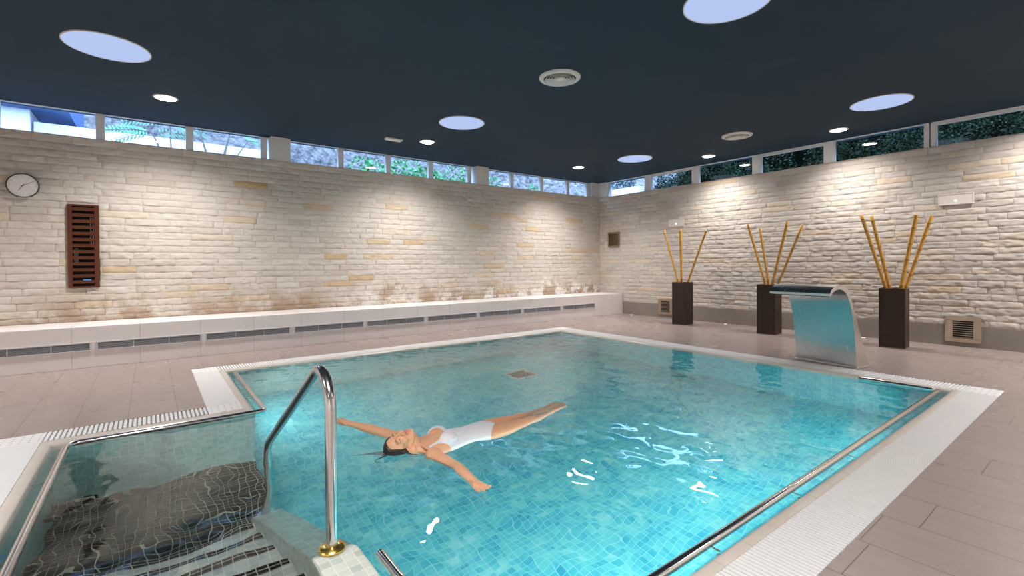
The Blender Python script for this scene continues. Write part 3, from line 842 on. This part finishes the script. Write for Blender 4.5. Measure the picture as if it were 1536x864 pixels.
for nm, x, y, rz, canes in pls:
    planter(x, y, math.radians(rz), {'left': 'tall dark brown square planter nearest the room corner', 'middle': 'tall dark brown square planter partly hidden by the waterfall spout', 'right': 'tall dark brown square planter right of the waterfall spout'}[nm])
    for k, (yt, ztop, yb) in enumerate(canes):
        xo = [.03, .07, -.05, .0][k]
        # lean continues below the rim down to the filling
        d = Vector((0, yt-yb, ztop-.89)); b = Vector((9.0+xo, yb, .89))-d/d.z*.05
        thick = [.021, .021, .024, .021][k] * (1.12 if nm == 'right' else 1)
        yb2 = min(max(b.y, y-.12), y+.12)
        cane((9.0+xo, yb2, b.z), (9.0+xo*1.3, yt, ztop), thick, 'yellow bamboo cane, %s in the %s' % (order[k], how[nm]))

# ================================================================== waterfall spout of brushed steel
root = prop(empty('waterfall_spout', (6.865, 2.405, 0), math.radians(-8)), 'curved brushed steel waterfall spout on the far right pool edge', 'waterfall spout')
outer = [(-.600, .895), (-.602, .925), (-.575, .965), (-.52, .995), (-.44, 1.014), (-.36, 1.016), (-.28, 1.0), (-.215, .965), (-.17, .915), (-.14, .86), (-.10, .78), (-.05, .68), (.0, .575), (.05, .47), (.10, .37), (.16, .25), (.22, .13), (.285, .008)]
inner = [(-.012, .008), (-.018, .10), (-.028, .20), (-.045, .32), (-.062, .43), (-.082, .54), (-.106, .64), (-.135, .73), (-.17, .81), (-.21, .875), (-.26, .925), (-.32, .957), (-.39, .972), (-.46, .966), (-.52, .945), (-.56, .92), (-.585, .895)]
mb = MB(); mb.prism(outer+inner, -.36, .36, 'Y'); o = mb.build('body', M['brushed'], root); smooth_by_angle(o, 35)
mb = MB(); mb.box(-.05, .335, -.395, .395, 0, .008); mb.build('base_plate', M['brushed'], root, bevel=.002)
mb = MB(); mb.box(-.6, -.583, -.35, .35, .888, .8945); mb.build('outlet_slot', M['dark'], root)

# ================================================================== stainless rails
def fillet(pts, r, n=10):
    pts = [Vector(p) for p in pts]; out = [pts[0]]
    for i in range(1, len(pts)-1):
        a, b, c = pts[i-1], pts[i], pts[i+1]
        d0, d1 = (a-b).normalized(), (c-b).normalized(); ang = d0.angle(d1); T = r/math.tan(ang/2)
        T = min(T, (a-b).length*.49, (c-b).length*.49); rr = T*math.tan(ang/2)
        bis = (d0+d1).normalized(); ce = b+bis*(rr/math.sin(ang/2))
        p0, p1 = b+d0*T, b+d1*T; v0, v1 = p0-ce, p1-ce; tot = v0.angle(v1); axn = v0.cross(v1).normalized()
        for k in range(n+1): out.append(ce+Matrix.Rotation(tot*k/n, 3, axn) @ v0)
    out.append(pts[-1]); return out
HX = .635
root = prop(empty('handrail', (HX, 2.18, .012)), 'tall bent polished steel handrail beside the pool entry steps', 'handrail')
mb = MB(); mb.tube([p-root.location for p in fillet([(HX, 2.18, .012), (HX, 2.18, .90), (HX, 3.655, .045), (HX+.005, 3.655, -.97)], .153, 14)], .0252, 24)
mb.build('tube', M['spotsteel'], root, smooth=True)
mb = MB(); mb.lathe([(.0255, .0), (.058, .0), (.058, .008), (.048, .018), (.0262, .022)], 32, close=True); smooth_by_angle(mb.build('front_flange', M['gold'], root))
root.children[-1]['label'] = 'gold rusted round flange'
mb = MB(); mb.lathe([(.0255, .0), (.055, .0), (.055, .012), (.0262, .018)], 32, (HX+.005-root.location.x, 3.655-root.location.y, -.975-root.location.z), close=True)
smooth_by_angle(mb.build('rear_flange', M['steel'], root))

ZR = WL+.012
def pool_rail(label, pts, brackets):
    root = prop(empty('pool_rail', pts[0]), label, 'rail', 'steel grab rails along the waterline')
    o0 = root.location; mb = MB(); mb.tube([p-o0 for p in fillet(pts, .07, 8)], .0215, 16); mb.build('tube', M['steel'], root, smooth=True)
    for (x, y, dx, dy) in brackets:
        mb = MB(); a = Vector((x, y, ZR)); mb.tube([p-o0 for p in fillet([a, a+Vector((0, 0, -.05)), a+Vector((dx, dy, -.05))], .02, 5)], .007, 10)
        mb.build('bracket', M['steel'], root, smooth=True)
pool_rail('long steel grab rail along the near right pool edge', [(6.24, 1.86, ZR), (6.24, 1.185, ZR), (.80, 1.185, ZR), (.80, 2.03, ZR)],
          [(x, 1.185, 0, -.065) for x in (1.2, 2.05, 2.9, 3.75, 4.6, 5.45)]+[(6.24, 1.75, .09, 0), (.80, 1.9, -.06, 0)])
pool_rail('steel grab rail around the entry bay at the lower left', [(.80, 6.60, ZR), (.80, 4.685, ZR), (-.495, 4.685, ZR), (-.495, 2.05, ZR)],
          [(.80, 6.4, -.07, 0), (.80, 5.4, -.07, 0), (.2, 4.685, 0, .075), (-.495, 4.0, -.085, 0), (-.495, 3.0, -.085, 0)])

# ================================================================== the woman floating on her back
def ellipsoid(mb, c, ax, rad, n=20, m=14):
    vs, fs = [], []
    for i in range(m+1):
        th = PI*i/m
        for k in range(n):
            ph = 2*PI*k/n; q = Vector((0, 0, 0))
            for a_, r_, e in zip(ax, rad, (math.sin(th)*math.cos(ph), math.sin(th)*math.sin(ph), math.cos(th))): q += a_*(r_*e)
            vs.append(c+q)
    for i in range(m):
        for k in range(n): fs.append((i*n+k, (i+1)*n+k, (i+1)*n+(k+1) % n, i*n+(k+1) % n))
    mb.add(vs, fs)
def loft(mb, secs, lat, n=24):
    """secs: (centre, half width along lat, half depth); ends rounded"""
    C = [Vector(s[0]) for s in secs]; A = [s[1] for s in secs]; B = [s[2] for s in secs]
    # resample smoothly
    def cr(p, t):
        i = min(int(t), len(p)-2); u_ = t-i
        p0, p1, p2, p3 = p[max(i-1, 0)], p[i], p[i+1], p[min(i+2, len(p)-1)]
        return .5*((2*p1)+(p2-p0)*u_+(2*p0-5*p1+4*p2-p3)*u_*u_+(3*p1-p0-3*p2+p3)*u_**3)
    T = [i*.25 for i in range(4*(len(secs)-1)+1)]
    C2 = [cr(C, t_) for t_ in T]; A2 = [cr(A, t_) for t_ in T]; B2 = [cr(B, t_) for t_ in T]
    rings = []; m = len(C2)
    def ring(c, t_, a, b):
        l = (lat-t_*lat.dot(t_)).normalized(); w = t_.cross(l)
        return [c+l*(a*math.cos(2*PI*k/n))+w*(b*math.sin(2*PI*k/n)) for k in range(n)]
    tg = [(C2[min(i+1, m-1)]-C2[max(i-1, 0)]).normalized() for i in range(m)]
    for th in (80, 60, 40, 20):
        s, c = math.sin(math.radians(th)), math.cos(math.radians(th))
        rings.append(ring(C2[0]-tg[0]*(min(A2[0], B2[0])*s), tg[0], A2[0]*c, B2[0]*c))
    for i in range(m): rings.append(ring(C2[i], tg[i], A2[i], B2[i]))
    for th in (20, 40, 60, 80):
        s, c = math.sin(math.radians(th)), math.cos(math.radians(th))
        rings.append(ring(C2[-1]+tg[-1]*(min(A2[-1], B2[-1])*s), tg[-1], A2[-1]*c, B2[-1]*c))
    vs = [p for g in rings for p in g]; fs = []
    for i in range(len(rings)-1):
        for k in range(n): fs.append((i*n+k, i*n+(k+1) % n, (i+1)*n+(k+1) % n, (i+1)*n+k))
    fs.append(tuple(range(n-1, -1, -1))); fs.append(tuple((len(rings)-1)*n+k for k in range(n)))
    mb.add(vs, fs)

S0 = Vector((1.525, 3.065, 0)); EA = Vector((math.cos(.055), math.sin(.055), 0)); EW = Vector((-EA.y, EA.x, 0)); UP = Vector((0, 0, 1))
def bp(s, w, z): return S0+EA*s+EW*w+UP*z
body = MB()
loft(body, [(bp(-.075, 0, -.012), .050, .046), (bp(-.035, 0, -.022), .085, .055), (bp(.02, 0, -.032), .150, .070), (bp(.10, 0, -.036), .155, .090), (bp(.20, 0, -.036), .140, .094), (bp(.29, 0, -.034), .124, .084),
            (bp(.37, 0, -.034), .116, .078), (bp(.45, 0, -.040), .132, .084), (bp(.54, 0, -.050), .160, .092), (bp(.60, 0, -.056), .155, .088)], EW, 32)
for sgn in (-1, 1):
    ellipsoid(body, bp(.165, .068*sgn, .030), (EA, EW, UP), (.072, .066, .052))
    ellipsoid(body, bp(.0, .150*sgn, -.028), (EA, EW, UP), (.058, .060, .056))
    # clavicle
    loft(body, [(bp(-.03, .02*sgn, .030), .010, .010), (bp(-.035, .08*sgn, .028), .011, .010), (bp(-.02, .14*sgn, .018), .012, .010)], EA, 12)
# legs
def leg(sgn, hip, knee, ank, toe):
    hip, knee, ank, toe = map(Vector, (hip, knee, ank, toe))
    loft(body, [(hip, .078, .082), (hip.lerp(knee, .25)+UP*-.004, .082, .082), (hip.lerp(knee, .6), .068, .068), (hip.lerp(knee, .9), .052, .054), (knee.lerp(ank, .04)+UP*.004, .050, .052), (knee.lerp(ank, .28)+UP*-.012, .053, .055),
                (knee.lerp(ank, .6)+UP*-.006, .041, .042), (knee.lerp(ank, .9), .031, .033), (ank, .031, .034)], EW, 24)
    ellipsoid(body, knee+UP*.024, (EA, EW, UP), (.036, .030, .030))
    fd = (toe-ank).normalized()
    loft(body, [(ank+UP*.0-fd*.01, .030, .036), (ank.lerp(toe, .25)+UP*-.004, .034, .034), (ank.lerp(toe, .52), .039, .026), (ank.lerp(toe, .72), .042, .017), (ank.lerp(toe, .82), .038, .012)], EW, 20)
    ellipsoid(body, ank+UP*-.038-fd*.012, (fd, EW, UP), (.030, .027, .030))
    for k in range(5):
        ln = [.052, .050, .044, .038, .030][k]; rr = [.0115, .0088, .0085, .0080, .0078][k]
        p = ank.lerp(toe, .84-.018*k)+EW*(-sgn*(.031-k*.0168))
        loft(body, [(p, rr, rr*.9), (p+fd*(ln*.6)+UP*.003, rr*.95, rr*.85), (p+fd*ln-UP*.002, rr, rr*.85)], EW, 10)
leg(-1, bp(.585, -.078, -.058), bp(.965, -.058, -.040), bp(1.335, .035, -.070), bp(1.56, .085, -.055))
leg(1, bp(.585, .078, -.054), bp(.965, .072, -.044), bp(1.335, .125, -.074), bp(1.555, .155, -.058))
# arms and hands
def arm(sh, el, wr):
    sh, el, wr = map(Vector, (sh, el, wr)); lat = EA
    loft(body, [(sh, .050, .050), (sh.lerp(el, .3), .046, .046), (sh.lerp(el, .7), .039, .040), (el, .036, .036), (el.lerp(wr, .25), .037, .035), (el.lerp(wr, .6), .030, .028), (el.lerp(wr, .92), .026, .020), (wr, .026, .019)], lat, 20)
def hand(wr, d, palm, thumb, curl):
    """wr wrist, d direction of the fingers, palm the palm's normal, thumb the side the thumb leaves on"""
    wr, d = Vector(wr), Vector(d).normalized(); palm = Vector(palm); palm = (palm-d*palm.dot(d)).normalized()
    sd = d.cross(palm).normalized(); sd = sd if sd.dot(Vector(thumb)) > 0 else -sd
    loft(body, [(wr, .026, .019), (wr+d*.025-palm*.002, .033, .018), (wr+d*.06-palm*.003, .040, .0155), (wr+d*.079-palm*.002, .038, .012)], sd, 20)
    ellipsoid(body, wr+d*.035+sd*.020+palm*.008, (d, sd, palm), (.032, .017, .014))
    for k in range(4):
        off = .0315-k*.021; ln = [.076, .084, .078, .062][k]; fan = (off)*3.8
        dd = (d+sd*fan).normalized(); p = wr+d*(.082-abs(k-1)*.004)+sd*off; r_ = [.0082, .0084, .0082, .0074][k]
        seg = [.45, .30, .25]; pts = [(p-dd*.02, r_+.0006, r_)]; a = .10
        pts.append((p, r_+.0004, r_))
        for q in seg:
            p = p+(dd*math.cos(a)+palm*math.sin(a))*(ln*q); a += curl*(1+.15*k); pts.append((p, r_, r_*.95)); r_ *= .93
        loft(body, pts, sd, 12)
    p = wr+d*.022+sd*.024; td = (d*.60+sd*.60+palm*.75).normalized()
    loft(body, [(p, .014, .013), (p+td*.032, .0115, .0110), (p+td*.058+palm*.004, .0105, .0095), (p+td*.074+palm*.006, .0085, .008)], d, 12)
RSH, REL, RWR = bp(.0, -.160, -.026), Vector((1.555, 2.635, -.020)), Vector((1.508, 2.352, .002))
LSH, LEL, LWR = bp(.0, .160, -.020), Vector((1.375, 3.505, .015)), Vector((1.232, 3.715, .050))
arm(RSH, REL, RWR); arm(LSH, LEL, LWR)
hand(RWR, (-.16, -.97, .07), (-.10, -.25, 1), (-1, 0, .2), .09)
hand(LWR, (-.48, .86, .03), (0, -.25, 1), (-1, -.3, .2), .12)
# head: l = her left, f = out of the face, u = towards the crown
HC = Vector((1.382, 3.125, .025))
HU = Vector((-.93, .16, -.30)).normalized(); HF = Vector((-.24, -.40, .88)); HF = (HF-HU*HF.dot(HU)).normalized(); HL = HU.cross(HF)
def hp(l, f_, u_): return HC+HL*l+HF*f_+HU*u_
HA = (HL, HF, HU)
ellipsoid(body, hp(0, -.012, .028), HA, (.073, .093, .083), 32, 24)
ellipsoid(body, hp(0, .018, -.020), HA, (.063, .070, .080), 28, 20)
ellipsoid(body, hp(0, .032, -.066), HA, (.047, .050, .046))
ellipsoid(body, hp(0, .066, -.096), HA, (.024, .019, .017))
for sgn in (-1, 1):
    loft(body, [(hp(.050*sgn, .012, -.050), .016, .018), (hp(.040*sgn, .038, -.078), .016, .016), (hp(.012*sgn, .066, -.096), .016, .015)], HL, 12)
loft(body, [(hp(0, .086, .022), .008, .009), (hp(0, .101, -.004), .0095, .012), (hp(0, .114, -.027), .0125, .0135)], HL, 12)
for sgn in (-1, 1):
    ellipsoid(body, hp(.013*sgn, .098, -.030), HA, (.010, .013, .009))
    ellipsoid(body, hp(.029*sgn, .079, .026), HA, (.024, .010, .008))
    ellipsoid(body, hp(.031*sgn, .070, .006), HA, (.0165, .0155, .0125))
    ellipsoid(body, hp(.040*sgn, .055, -.028), HA, (.026, .028, .024))
    ellipsoid(body, hp(.071*sgn, -.008, -.008), HA, (.010, .019, .032))
ellipsoid(body, hp(0, .091, -.0575), HA, (.023, .0105, .0065))
ellipsoid(body, hp(0, .089, -.0680), HA, (.019, .0110, .0075))
loft(body, [(hp(0, -.02, -.03), .052, .055), (hp(0, -.012, -.095), .047, .049), (bp(-.05, 0, -.012), .052, .048), (bp(-.0, 0, -.02), .058, .05)], HL, 24)

me0 = bpy.data.meshes.new('tmp'); me0.from_pydata(body.v, [], body.f); me0.update()
bm = bmesh.new(); bm.from_mesh(me0); bmesh.ops.recalc_face_normals(bm, faces=bm.faces); bm.to_mesh(me0); bm.free()
tmp = bpy.data.objects.new('tmp', me0); COL.objects.link(tmp)
md = tmp.modifiers.new('r', 'REMESH'); md.mode = 'VOXEL'; md.voxel_size = .0032; md.use_smooth_shade = True
md = tmp.modifiers.new('s', 'SMOOTH'); md.factor = .5; md.iterations = 5
dg = bpy.context.evaluated_depsgraph_get()
bme = bpy.data.meshes.new_from_object(tmp.evaluated_get(dg)); bme.name = 'body'
bpy.data.objects.remove(tmp); bpy.data.meshes.remove(me0)
bme.materials.clear(); bme.materials.append(M['skin'])
bme.polygons.foreach_set('use_smooth', [True]*len(bme.polygons))
person = prop(empty('person', bp(.3, 0, 0)), 'person in a white swimsuit floating on her back in the pool, arms spread', 'person')
bo = bpy.data.objects.new('body', bme); COL.objects.link(bo); bo.parent = person; bo.location = -person.location
# numpy copy for cutting clothes out of the body surface
nv = len(bme.vertices); VV = np.empty(nv*3); bme.vertices.foreach_get('co', VV); VV = VV.reshape(-1, 3)
NN = np.empty(nv*3); bme.vertices.foreach_get('normal', NN); NN = NN.reshape(-1, 3)
bme.calc_loop_triangles(); TT = np.empty(len(bme.loop_triangles)*3, int); bme.loop_triangles.foreach_get('vertices', TT); TT = TT.reshape(-1, 3)
def cut(name, g, off, mat, thick=0, mask=None):
    """the part of the body surface where g < 0, lifted off by 'off'"""
    P = VV+NN*(off[:, None] if isinstance(off, np.ndarray) else off)
    t_ = TT[(g[TT] < 0).any(1)]
    if mask is not None: t_ = t_[mask[t_].all(1)]
    vid, V, Fs = {}, [], []
    def vert(i):
        if i not in vid: vid[i] = len(V); V.append(P[i])
        return vid[i]
    def edge(i, j):
        k = (min(i, j), max(i, j))
        if k not in vid:
            a = g[i]/(g[i]-g[j]); vid[k] = len(V); V.append(P[i]*(1-a)+P[j]*a)
        return vid[k]
    for tri in t_.tolist():
        poly = []
        for a, b in zip(tri, tri[1:]+tri[:1]):
            if g[a] < 0: poly.append(vert(a))
            if (g[a] < 0) != (g[b] < 0): poly.append(edge(a, b))
        if len(poly) > 2: Fs.append(poly)
    me = bpy.data.meshes.new(name); me.from_pydata([tuple(q) for q in V], [], Fs); me.update()
    me.polygons.foreach_set('use_smooth', [True]*len(me.polygons)); me.materials.append(mat)
    o = bpy.data.objects.new(name, me); COL.objects.link(o); o.parent = person; o.location = -person.location
    if thick:
        md = o.modifiers.new('thick', 'SOLIDIFY'); md.thickness = thick; md.offset = 1
    return o
Q = VV-np.array(S0); s_ = Q@np.array(EA); w_ = Q@np.array(EW); z_ = VV[:, 2]
aw = np.abs(w_); front = NN[:, 2]
neck = 1-np.hypot((s_-.015)/.165, w_/.084)              # > 0 inside the scoop
armh = 1-np.hypot((s_-.025)/.135, (aw-.185)/.085)
g = np.maximum.reduce([neck*.1, armh*.1, -.012-s_+0*s_, s_-(.665-1.15*aw), (aw-.19)])
g = np.where(s_ < -.02, .05, g)
cut('swimsuit', g, .0022, M['swimsuit'], .0012)
Q = VV-np.array(HC); hl, hf, hu = Q@np.array(HL), Q@np.array(HF), Q@np.array(HU)
near = (np.abs(hl) < .12) & (np.abs(hf) < .14) & (hu > -.13) & (hu < .14)
line = np.interp(hu, [-.13, -.06, .0, .03, .06, .085, .105], [-.03, -.028, -.022, -.004, .026, .058, .10])
line = line+.042*np.clip((np.abs(hl)-.040)/.022, 0, 1)*np.clip((hu+.045)/.03, 0, 1)
gh = np.where(near, hf-line, 1.0); gh = np.where(hu < -.10, .05, gh)
ear = ((hl/.073) ** 2 > .85) & (np.abs(hf+.008) < .022) & (np.abs(hu+.008) < .034)
cut('hair', gh, np.clip(-gh*.7, .0008, .011), M['hair'])
gl = np.minimum((hl/.0235)**2+((hu+.0580)/.0065)**2-1, (hl/.0195)**2+((hu+.0680)/.0075)**2-1)
gl = np.where(near & (hf > .05), gl, 1.0)
cut('lips', gl, .0006, M['lip'])
for sgn in (-1, 1):
    cy = .0285-18*(hl*sgn-.028)**2
    gb = np.abs(hu-cy)-.0028*np.clip(1-((hl*sgn-.030)/.022)**2, 0, 1); gb = np.where(near & (hf > .04) & (np.abs(hl*sgn-.030) < .022), gb, 1.0)
    cut('eyebrow', gb, .0007, M['brow'])
    ce = .0005-14*(-1)*(hl*sgn-.031)**2
    gb = np.abs(hu-ce)-.0016*np.clip(1-((hl*sgn-.031)/.0165)**2, 0, 1)**.5; gb = np.where(near & (hf > .04) & (np.abs(hl*sgn-.031) < .016), gb, 1.0)
    cut('eyelashes', gb, .0008, M['hair'])
# wet strands of hair trailing on the water
mb = MB()
for k in range(9):
    a = hp(-.03+.012*k*.5, -.05-.004*k, .085); d1 = Vector((-.09-.02*k, -.02+.012*k, 0)); pts = []
    for q in range(9):
        tq = q/8; p = a+d1*tq; zt_ = WL+.003; p.z = a.z*(1-tq)+(zt_-.01*(k % 3))*tq; p.y += .02*math.sin(tq*4+k); pts.append(p)
    mb.tube([p-person.location for p in pts], [.0045*(1-.8*q/8) for q in range(9)], 7)
pts = [hp(-.045, -.03, .070)+Vector((-.03*q-.006*q*q*.3, -.012*q, -.004*q)) for q in range(5)]
for p in pts[1:]: p.z = max(p.z, WL+.002)
pts = pts + [pts[-1]+Vector((-.012, -.022, 0)), pts[-1]+Vector((-.004, -.05, 0)), pts[-1]+Vector((.012, -.07, .0))]
pts = fillet(pts, .03, 5); mb.tube([p-person.location for p in pts], [.005-.0038*q/(len(pts)-1) for q in range(len(pts))], 7)
mb.build('hair_strands', M['hair'], person, smooth=True)

# ================================================================== outside the windows
def rocky(name, mat, x0, x1, y0, y1, nx, ny, hfun):
    V = []; 
    for i in range(nx+1):
        for k in range(ny+1):
            x, y = x0+(x1-x0)*i/nx, y0+(y1-y0)*k/ny; V.append((x, y, hfun(x, y)))
    Fs = [(i*(ny+1)+k, (i+1)*(ny+1)+k, (i+1)*(ny+1)+k+1, i*(ny+1)+k+1) for i in range(nx) for k in range(ny)]
    mb = MB(); mb.add(V, Fs); return struct(mb, name, mat, fix=False)
A1 = RNG.normal(size=(40, 40))
def nz(x, y, s):
    i, k = (x*s) % 38, (y*s) % 38; a, b = int(i), int(k); u_, v_ = i-a, k-b; u_ = u_*u_*(3-2*u_); v_ = v_*v_*(3-2*v_)
    return A1[a, b]*(1-u_)*(1-v_)+A1[a+1, b]*u_*(1-v_)+A1[a, b+1]*(1-u_)*v_+A1[a+1, b+1]*u_*v_
rocky('ground_hillside', M['hill'], -14, 30, YL+.5, 26, 120, 60, lambda x, y: 2.35+max(0, y-11.4)*.72+.30*nz(x, y, .8)+.14*nz(x+9, y+4, 2.1)-(0.6 if y < 10 else 0))
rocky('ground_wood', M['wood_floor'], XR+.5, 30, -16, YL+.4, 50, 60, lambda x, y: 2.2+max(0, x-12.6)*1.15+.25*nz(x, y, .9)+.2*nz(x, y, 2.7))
mb = MB(); mb.box(-1.55, 2.1, 11.3, 11.5, 1.5, 3.76)
prop(mb.build('garden_wall', M['white_wall'], bevel=.01), 'low white garden wall outside behind the left windows', 'garden wall')
root = prop(empty('outbuilding', (-3, 11.2, 2)), 'white outbuilding with blue eave outside the leftmost window', 'building')
mb = MB(); mb.box(-6, 1.42, 0, 2, -1, 1.93); mb.build('wall', M['white_wall'], root)
mb = MB(); mb.box(-6.3, 1.92, -.2, 2.2, 1.93, 2.5); mb.build('eave', M['eave'], root)
mb = MB(); mb.box(11.5, 11.75, 8.9, 11.0, 1.5, 3.60)
prop(mb.build('garden_wall', M['white_wall'], bevel=.01), 'white garden wall outside the right window nearest the corner', 'garden wall')

def leaf_quad(mb, c, d, nrm, L_, W_):
    s_ = d.cross(nrm).normalized()*W_
    mb.add([c, c+d*(L_*.45)+s_, c+d*L_, c+d*(L_*.45)-s_], [(0, 1, 2, 3)])
def rv(): return Vector(RNG.normal(size=3)).normalized()
def bush(name, x, y, z, r, mat, label, cat='bush', group=None, n=500, L_=.10, trunk=None, squash=.8):
    root = prop(empty(name, (x, y, z)), label, cat, group); mb = MB()
    lobes = [(Vector(RNG.normal(size=3))*r*.45, r*RNG.uniform(.4, .65)) for _ in range(9)]
    for _ in range(n):
        c, rr = lobes[RNG.integers(9)]; d = rv(); p = c+d*rr*RNG.uniform(.7, 1.05); p.z = p.z*squash+r*.6
        leaf_quad(mb, p, (d+rv()*.8).normalized(), rv(), L_*RNG.uniform(.6, 1.2), L_*.3)
    mb.build('foliage', mat, root, fix=False)
    mb = MB()
    for _ in range(5):
        d = Vector((RNG.normal()*.3, RNG.normal()*.3, 1)).normalized(); h_ = r*(trunk or .9)
        mb.tube([(0, 0, -(trunk or .3)), d*h_*.5, d*h_+rv()*.1*r], [.03*r+.01, .02*r+.006, .006], 7)
    mb.build('stem', M['bark'], root, smooth=True)
    return root
gb = 'bushes on the slope outside the left windows'
for x, y, z, r, w in [(4.55, 11.7, 3.3, .42, 'behind the pane left of the small white ceiling fitting'), (5.35, 11.8, 3.25, .55, 'outside, the largest, right of the small white ceiling fitting'),
                      (6.3, 11.9, 3.25, .42, 'outside the pane below the downlight beside the ceiling fitting'), (7.35, 12.1, 3.3, .50, 'outside the last pane before the right column'),
                      (8.6, 12.2, 3.25, .40, 'outside the first pane right of the right column'), (10.6, 12.4, 3.2, .40, 'outside the pane nearest the corner column')]:
    bush('bush', x, y, z, r, M['leaf_green'], 'fresh green bush ' + w, 'bush', gb, 620, .11)
bush('bush', 13.4, 10.6, 3.0, 1.1, M['leaf_blue'], 'large blue green bush behind the white wall outside the first right window', 'bush', None, 2600, .10)
# tree with long feathery leaves
def frond_tree(x, y, z, branches, label):
    root = prop(empty('feathery_tree', (x, y, z)), label, 'tree', 'young trees with feathery leaves outside the left windows')
    st, lf = MB(), MB()
    for (tip, r0, fr) in branches:
        tip = Vector(tip)-Vector((x, y, z)); mid = tip*.55+Vector((0, 0, .10))
        st.tube([(0, 0, 0), tip*.3+Vector((0, 0, .05)), mid, tip], [r0, r0*.85, r0*.65, r0*.3], 8)
        for (d, ln) in fr:
            d = Vector(d).normalized(); n_ = int(ln/.05); side = d.cross(Vector((.25, -.75, .6))).normalized(); p0 = tip if ln > .3 else mid
            pts = [p0+d*(ln*q/6)-UP*(.25*ln*(q/6)**2) for q in range(7)]; st.tube(pts, [.006]*6+[.002], 5)
            for q in range(2, n_):
                tq = q/n_; p = p0+d*(ln*tq)-UP*(.25*ln*tq*tq)
                for sg in (-1, 1):
                    leaf_quad(lf, p, (side*sg+d*.45-UP*.25).normalized(), (Vector((.2, -.8, .5))+rv()*.4).normalized(), .15*(1-.6*abs(tq-.45)), .013)
    st.build('trunk', M['bark'], root, smooth=True); lf.build('foliage', M['leaf_frond'], root, fix=False)
frond_tree(.33, 10.45, 2.7, [((.05, 10.4, 3.62), .03, [((-1, -.1, .12), .75), ((-.9, .3, .3), .7), ((.8, .2, .3), .6), ((-.6, -.5, .05), .6), ((-1, .2, -.15), .6)]), ((.30, 10.5, 3.85), .02, [((-1, 0, .1), .7), ((1, .1, 0), .6), ((.4, .6, .2), .5)])],
           'feathery leaved tree outside, second pane from the left')
frond_tree(1.0, 10.5, 2.6, [((.72, 10.4, 3.85), .028, [((-.9, 0, .2), .5), ((.6, .2, .2), .5)]), ((1.25, 10.5, 3.9), .034, [((1, .1, .0), .6), ((-.7, .2, .3), .5), ((.8, -.3, .25), .5)]), ((1.55, 10.6, 3.75), .02, [((1, 0, .1), .5), ((.3, .6, .3), .45)])],
           'bare stemmed young tree outside, third pane from the left')
# dark wood behind the right windows
k = 0
wtxt = ['left of the far skylight', 'above the left planter', 'above the middle planter', 'above the waterfall spout', 'above the right planter', 'above the right emergency light', 'beyond the right edge of the photo']
for yy in (7.75, 6.5, 5.2, 3.8, 2.4, 1.0, -.4):
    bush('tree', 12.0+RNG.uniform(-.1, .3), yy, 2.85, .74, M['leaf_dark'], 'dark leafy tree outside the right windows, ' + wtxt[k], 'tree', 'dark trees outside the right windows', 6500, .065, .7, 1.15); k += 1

# ================================================================== daylight
w = bpy.data.worlds.new('world'); SC.world = w; w.use_nodes = True
bg = w.node_tree.nodes['Background']; bg.inputs[0].default_value = (.37, .585, 1, 1); bg.inputs[1].default_value = 8.0

# ================================================================== render settings that belong to the scene
vs = SC.view_settings; vs.view_transform = 'Standard'; vs.look = 'None'; vs.exposure = .22; vs.gamma = 1; vs.use_curve_mapping = False
cy = SC.cycles
cy.max_bounces = 12; cy.diffuse_bounces = 4; cy.glossy_bounces = 5; cy.transmission_bounces = 8; cy.transparent_max_bounces = 12
cy.caustics_refractive = True; cy.caustics_reflective = False
cy.sample_clamp_indirect = 12; cy.blur_glossy = 1.0
cy.use_denoising = True
water.cycles.is_caustics_caster = True
for o in bpy.data.objects:
    if o.name.split('.')[0] in ('floor_pool', 'floor_landing', 'wall_pool_far_left', 'wall_pool_far_right', 'wall_pool_near', 'wall_pool_left', 'wall_bay_far', 'wall_bay_left', 'tread_block', 'nosing', 'stringer_wall', 'body', 'swimsuit'):
        o.cycles.is_caustics_receiver = True
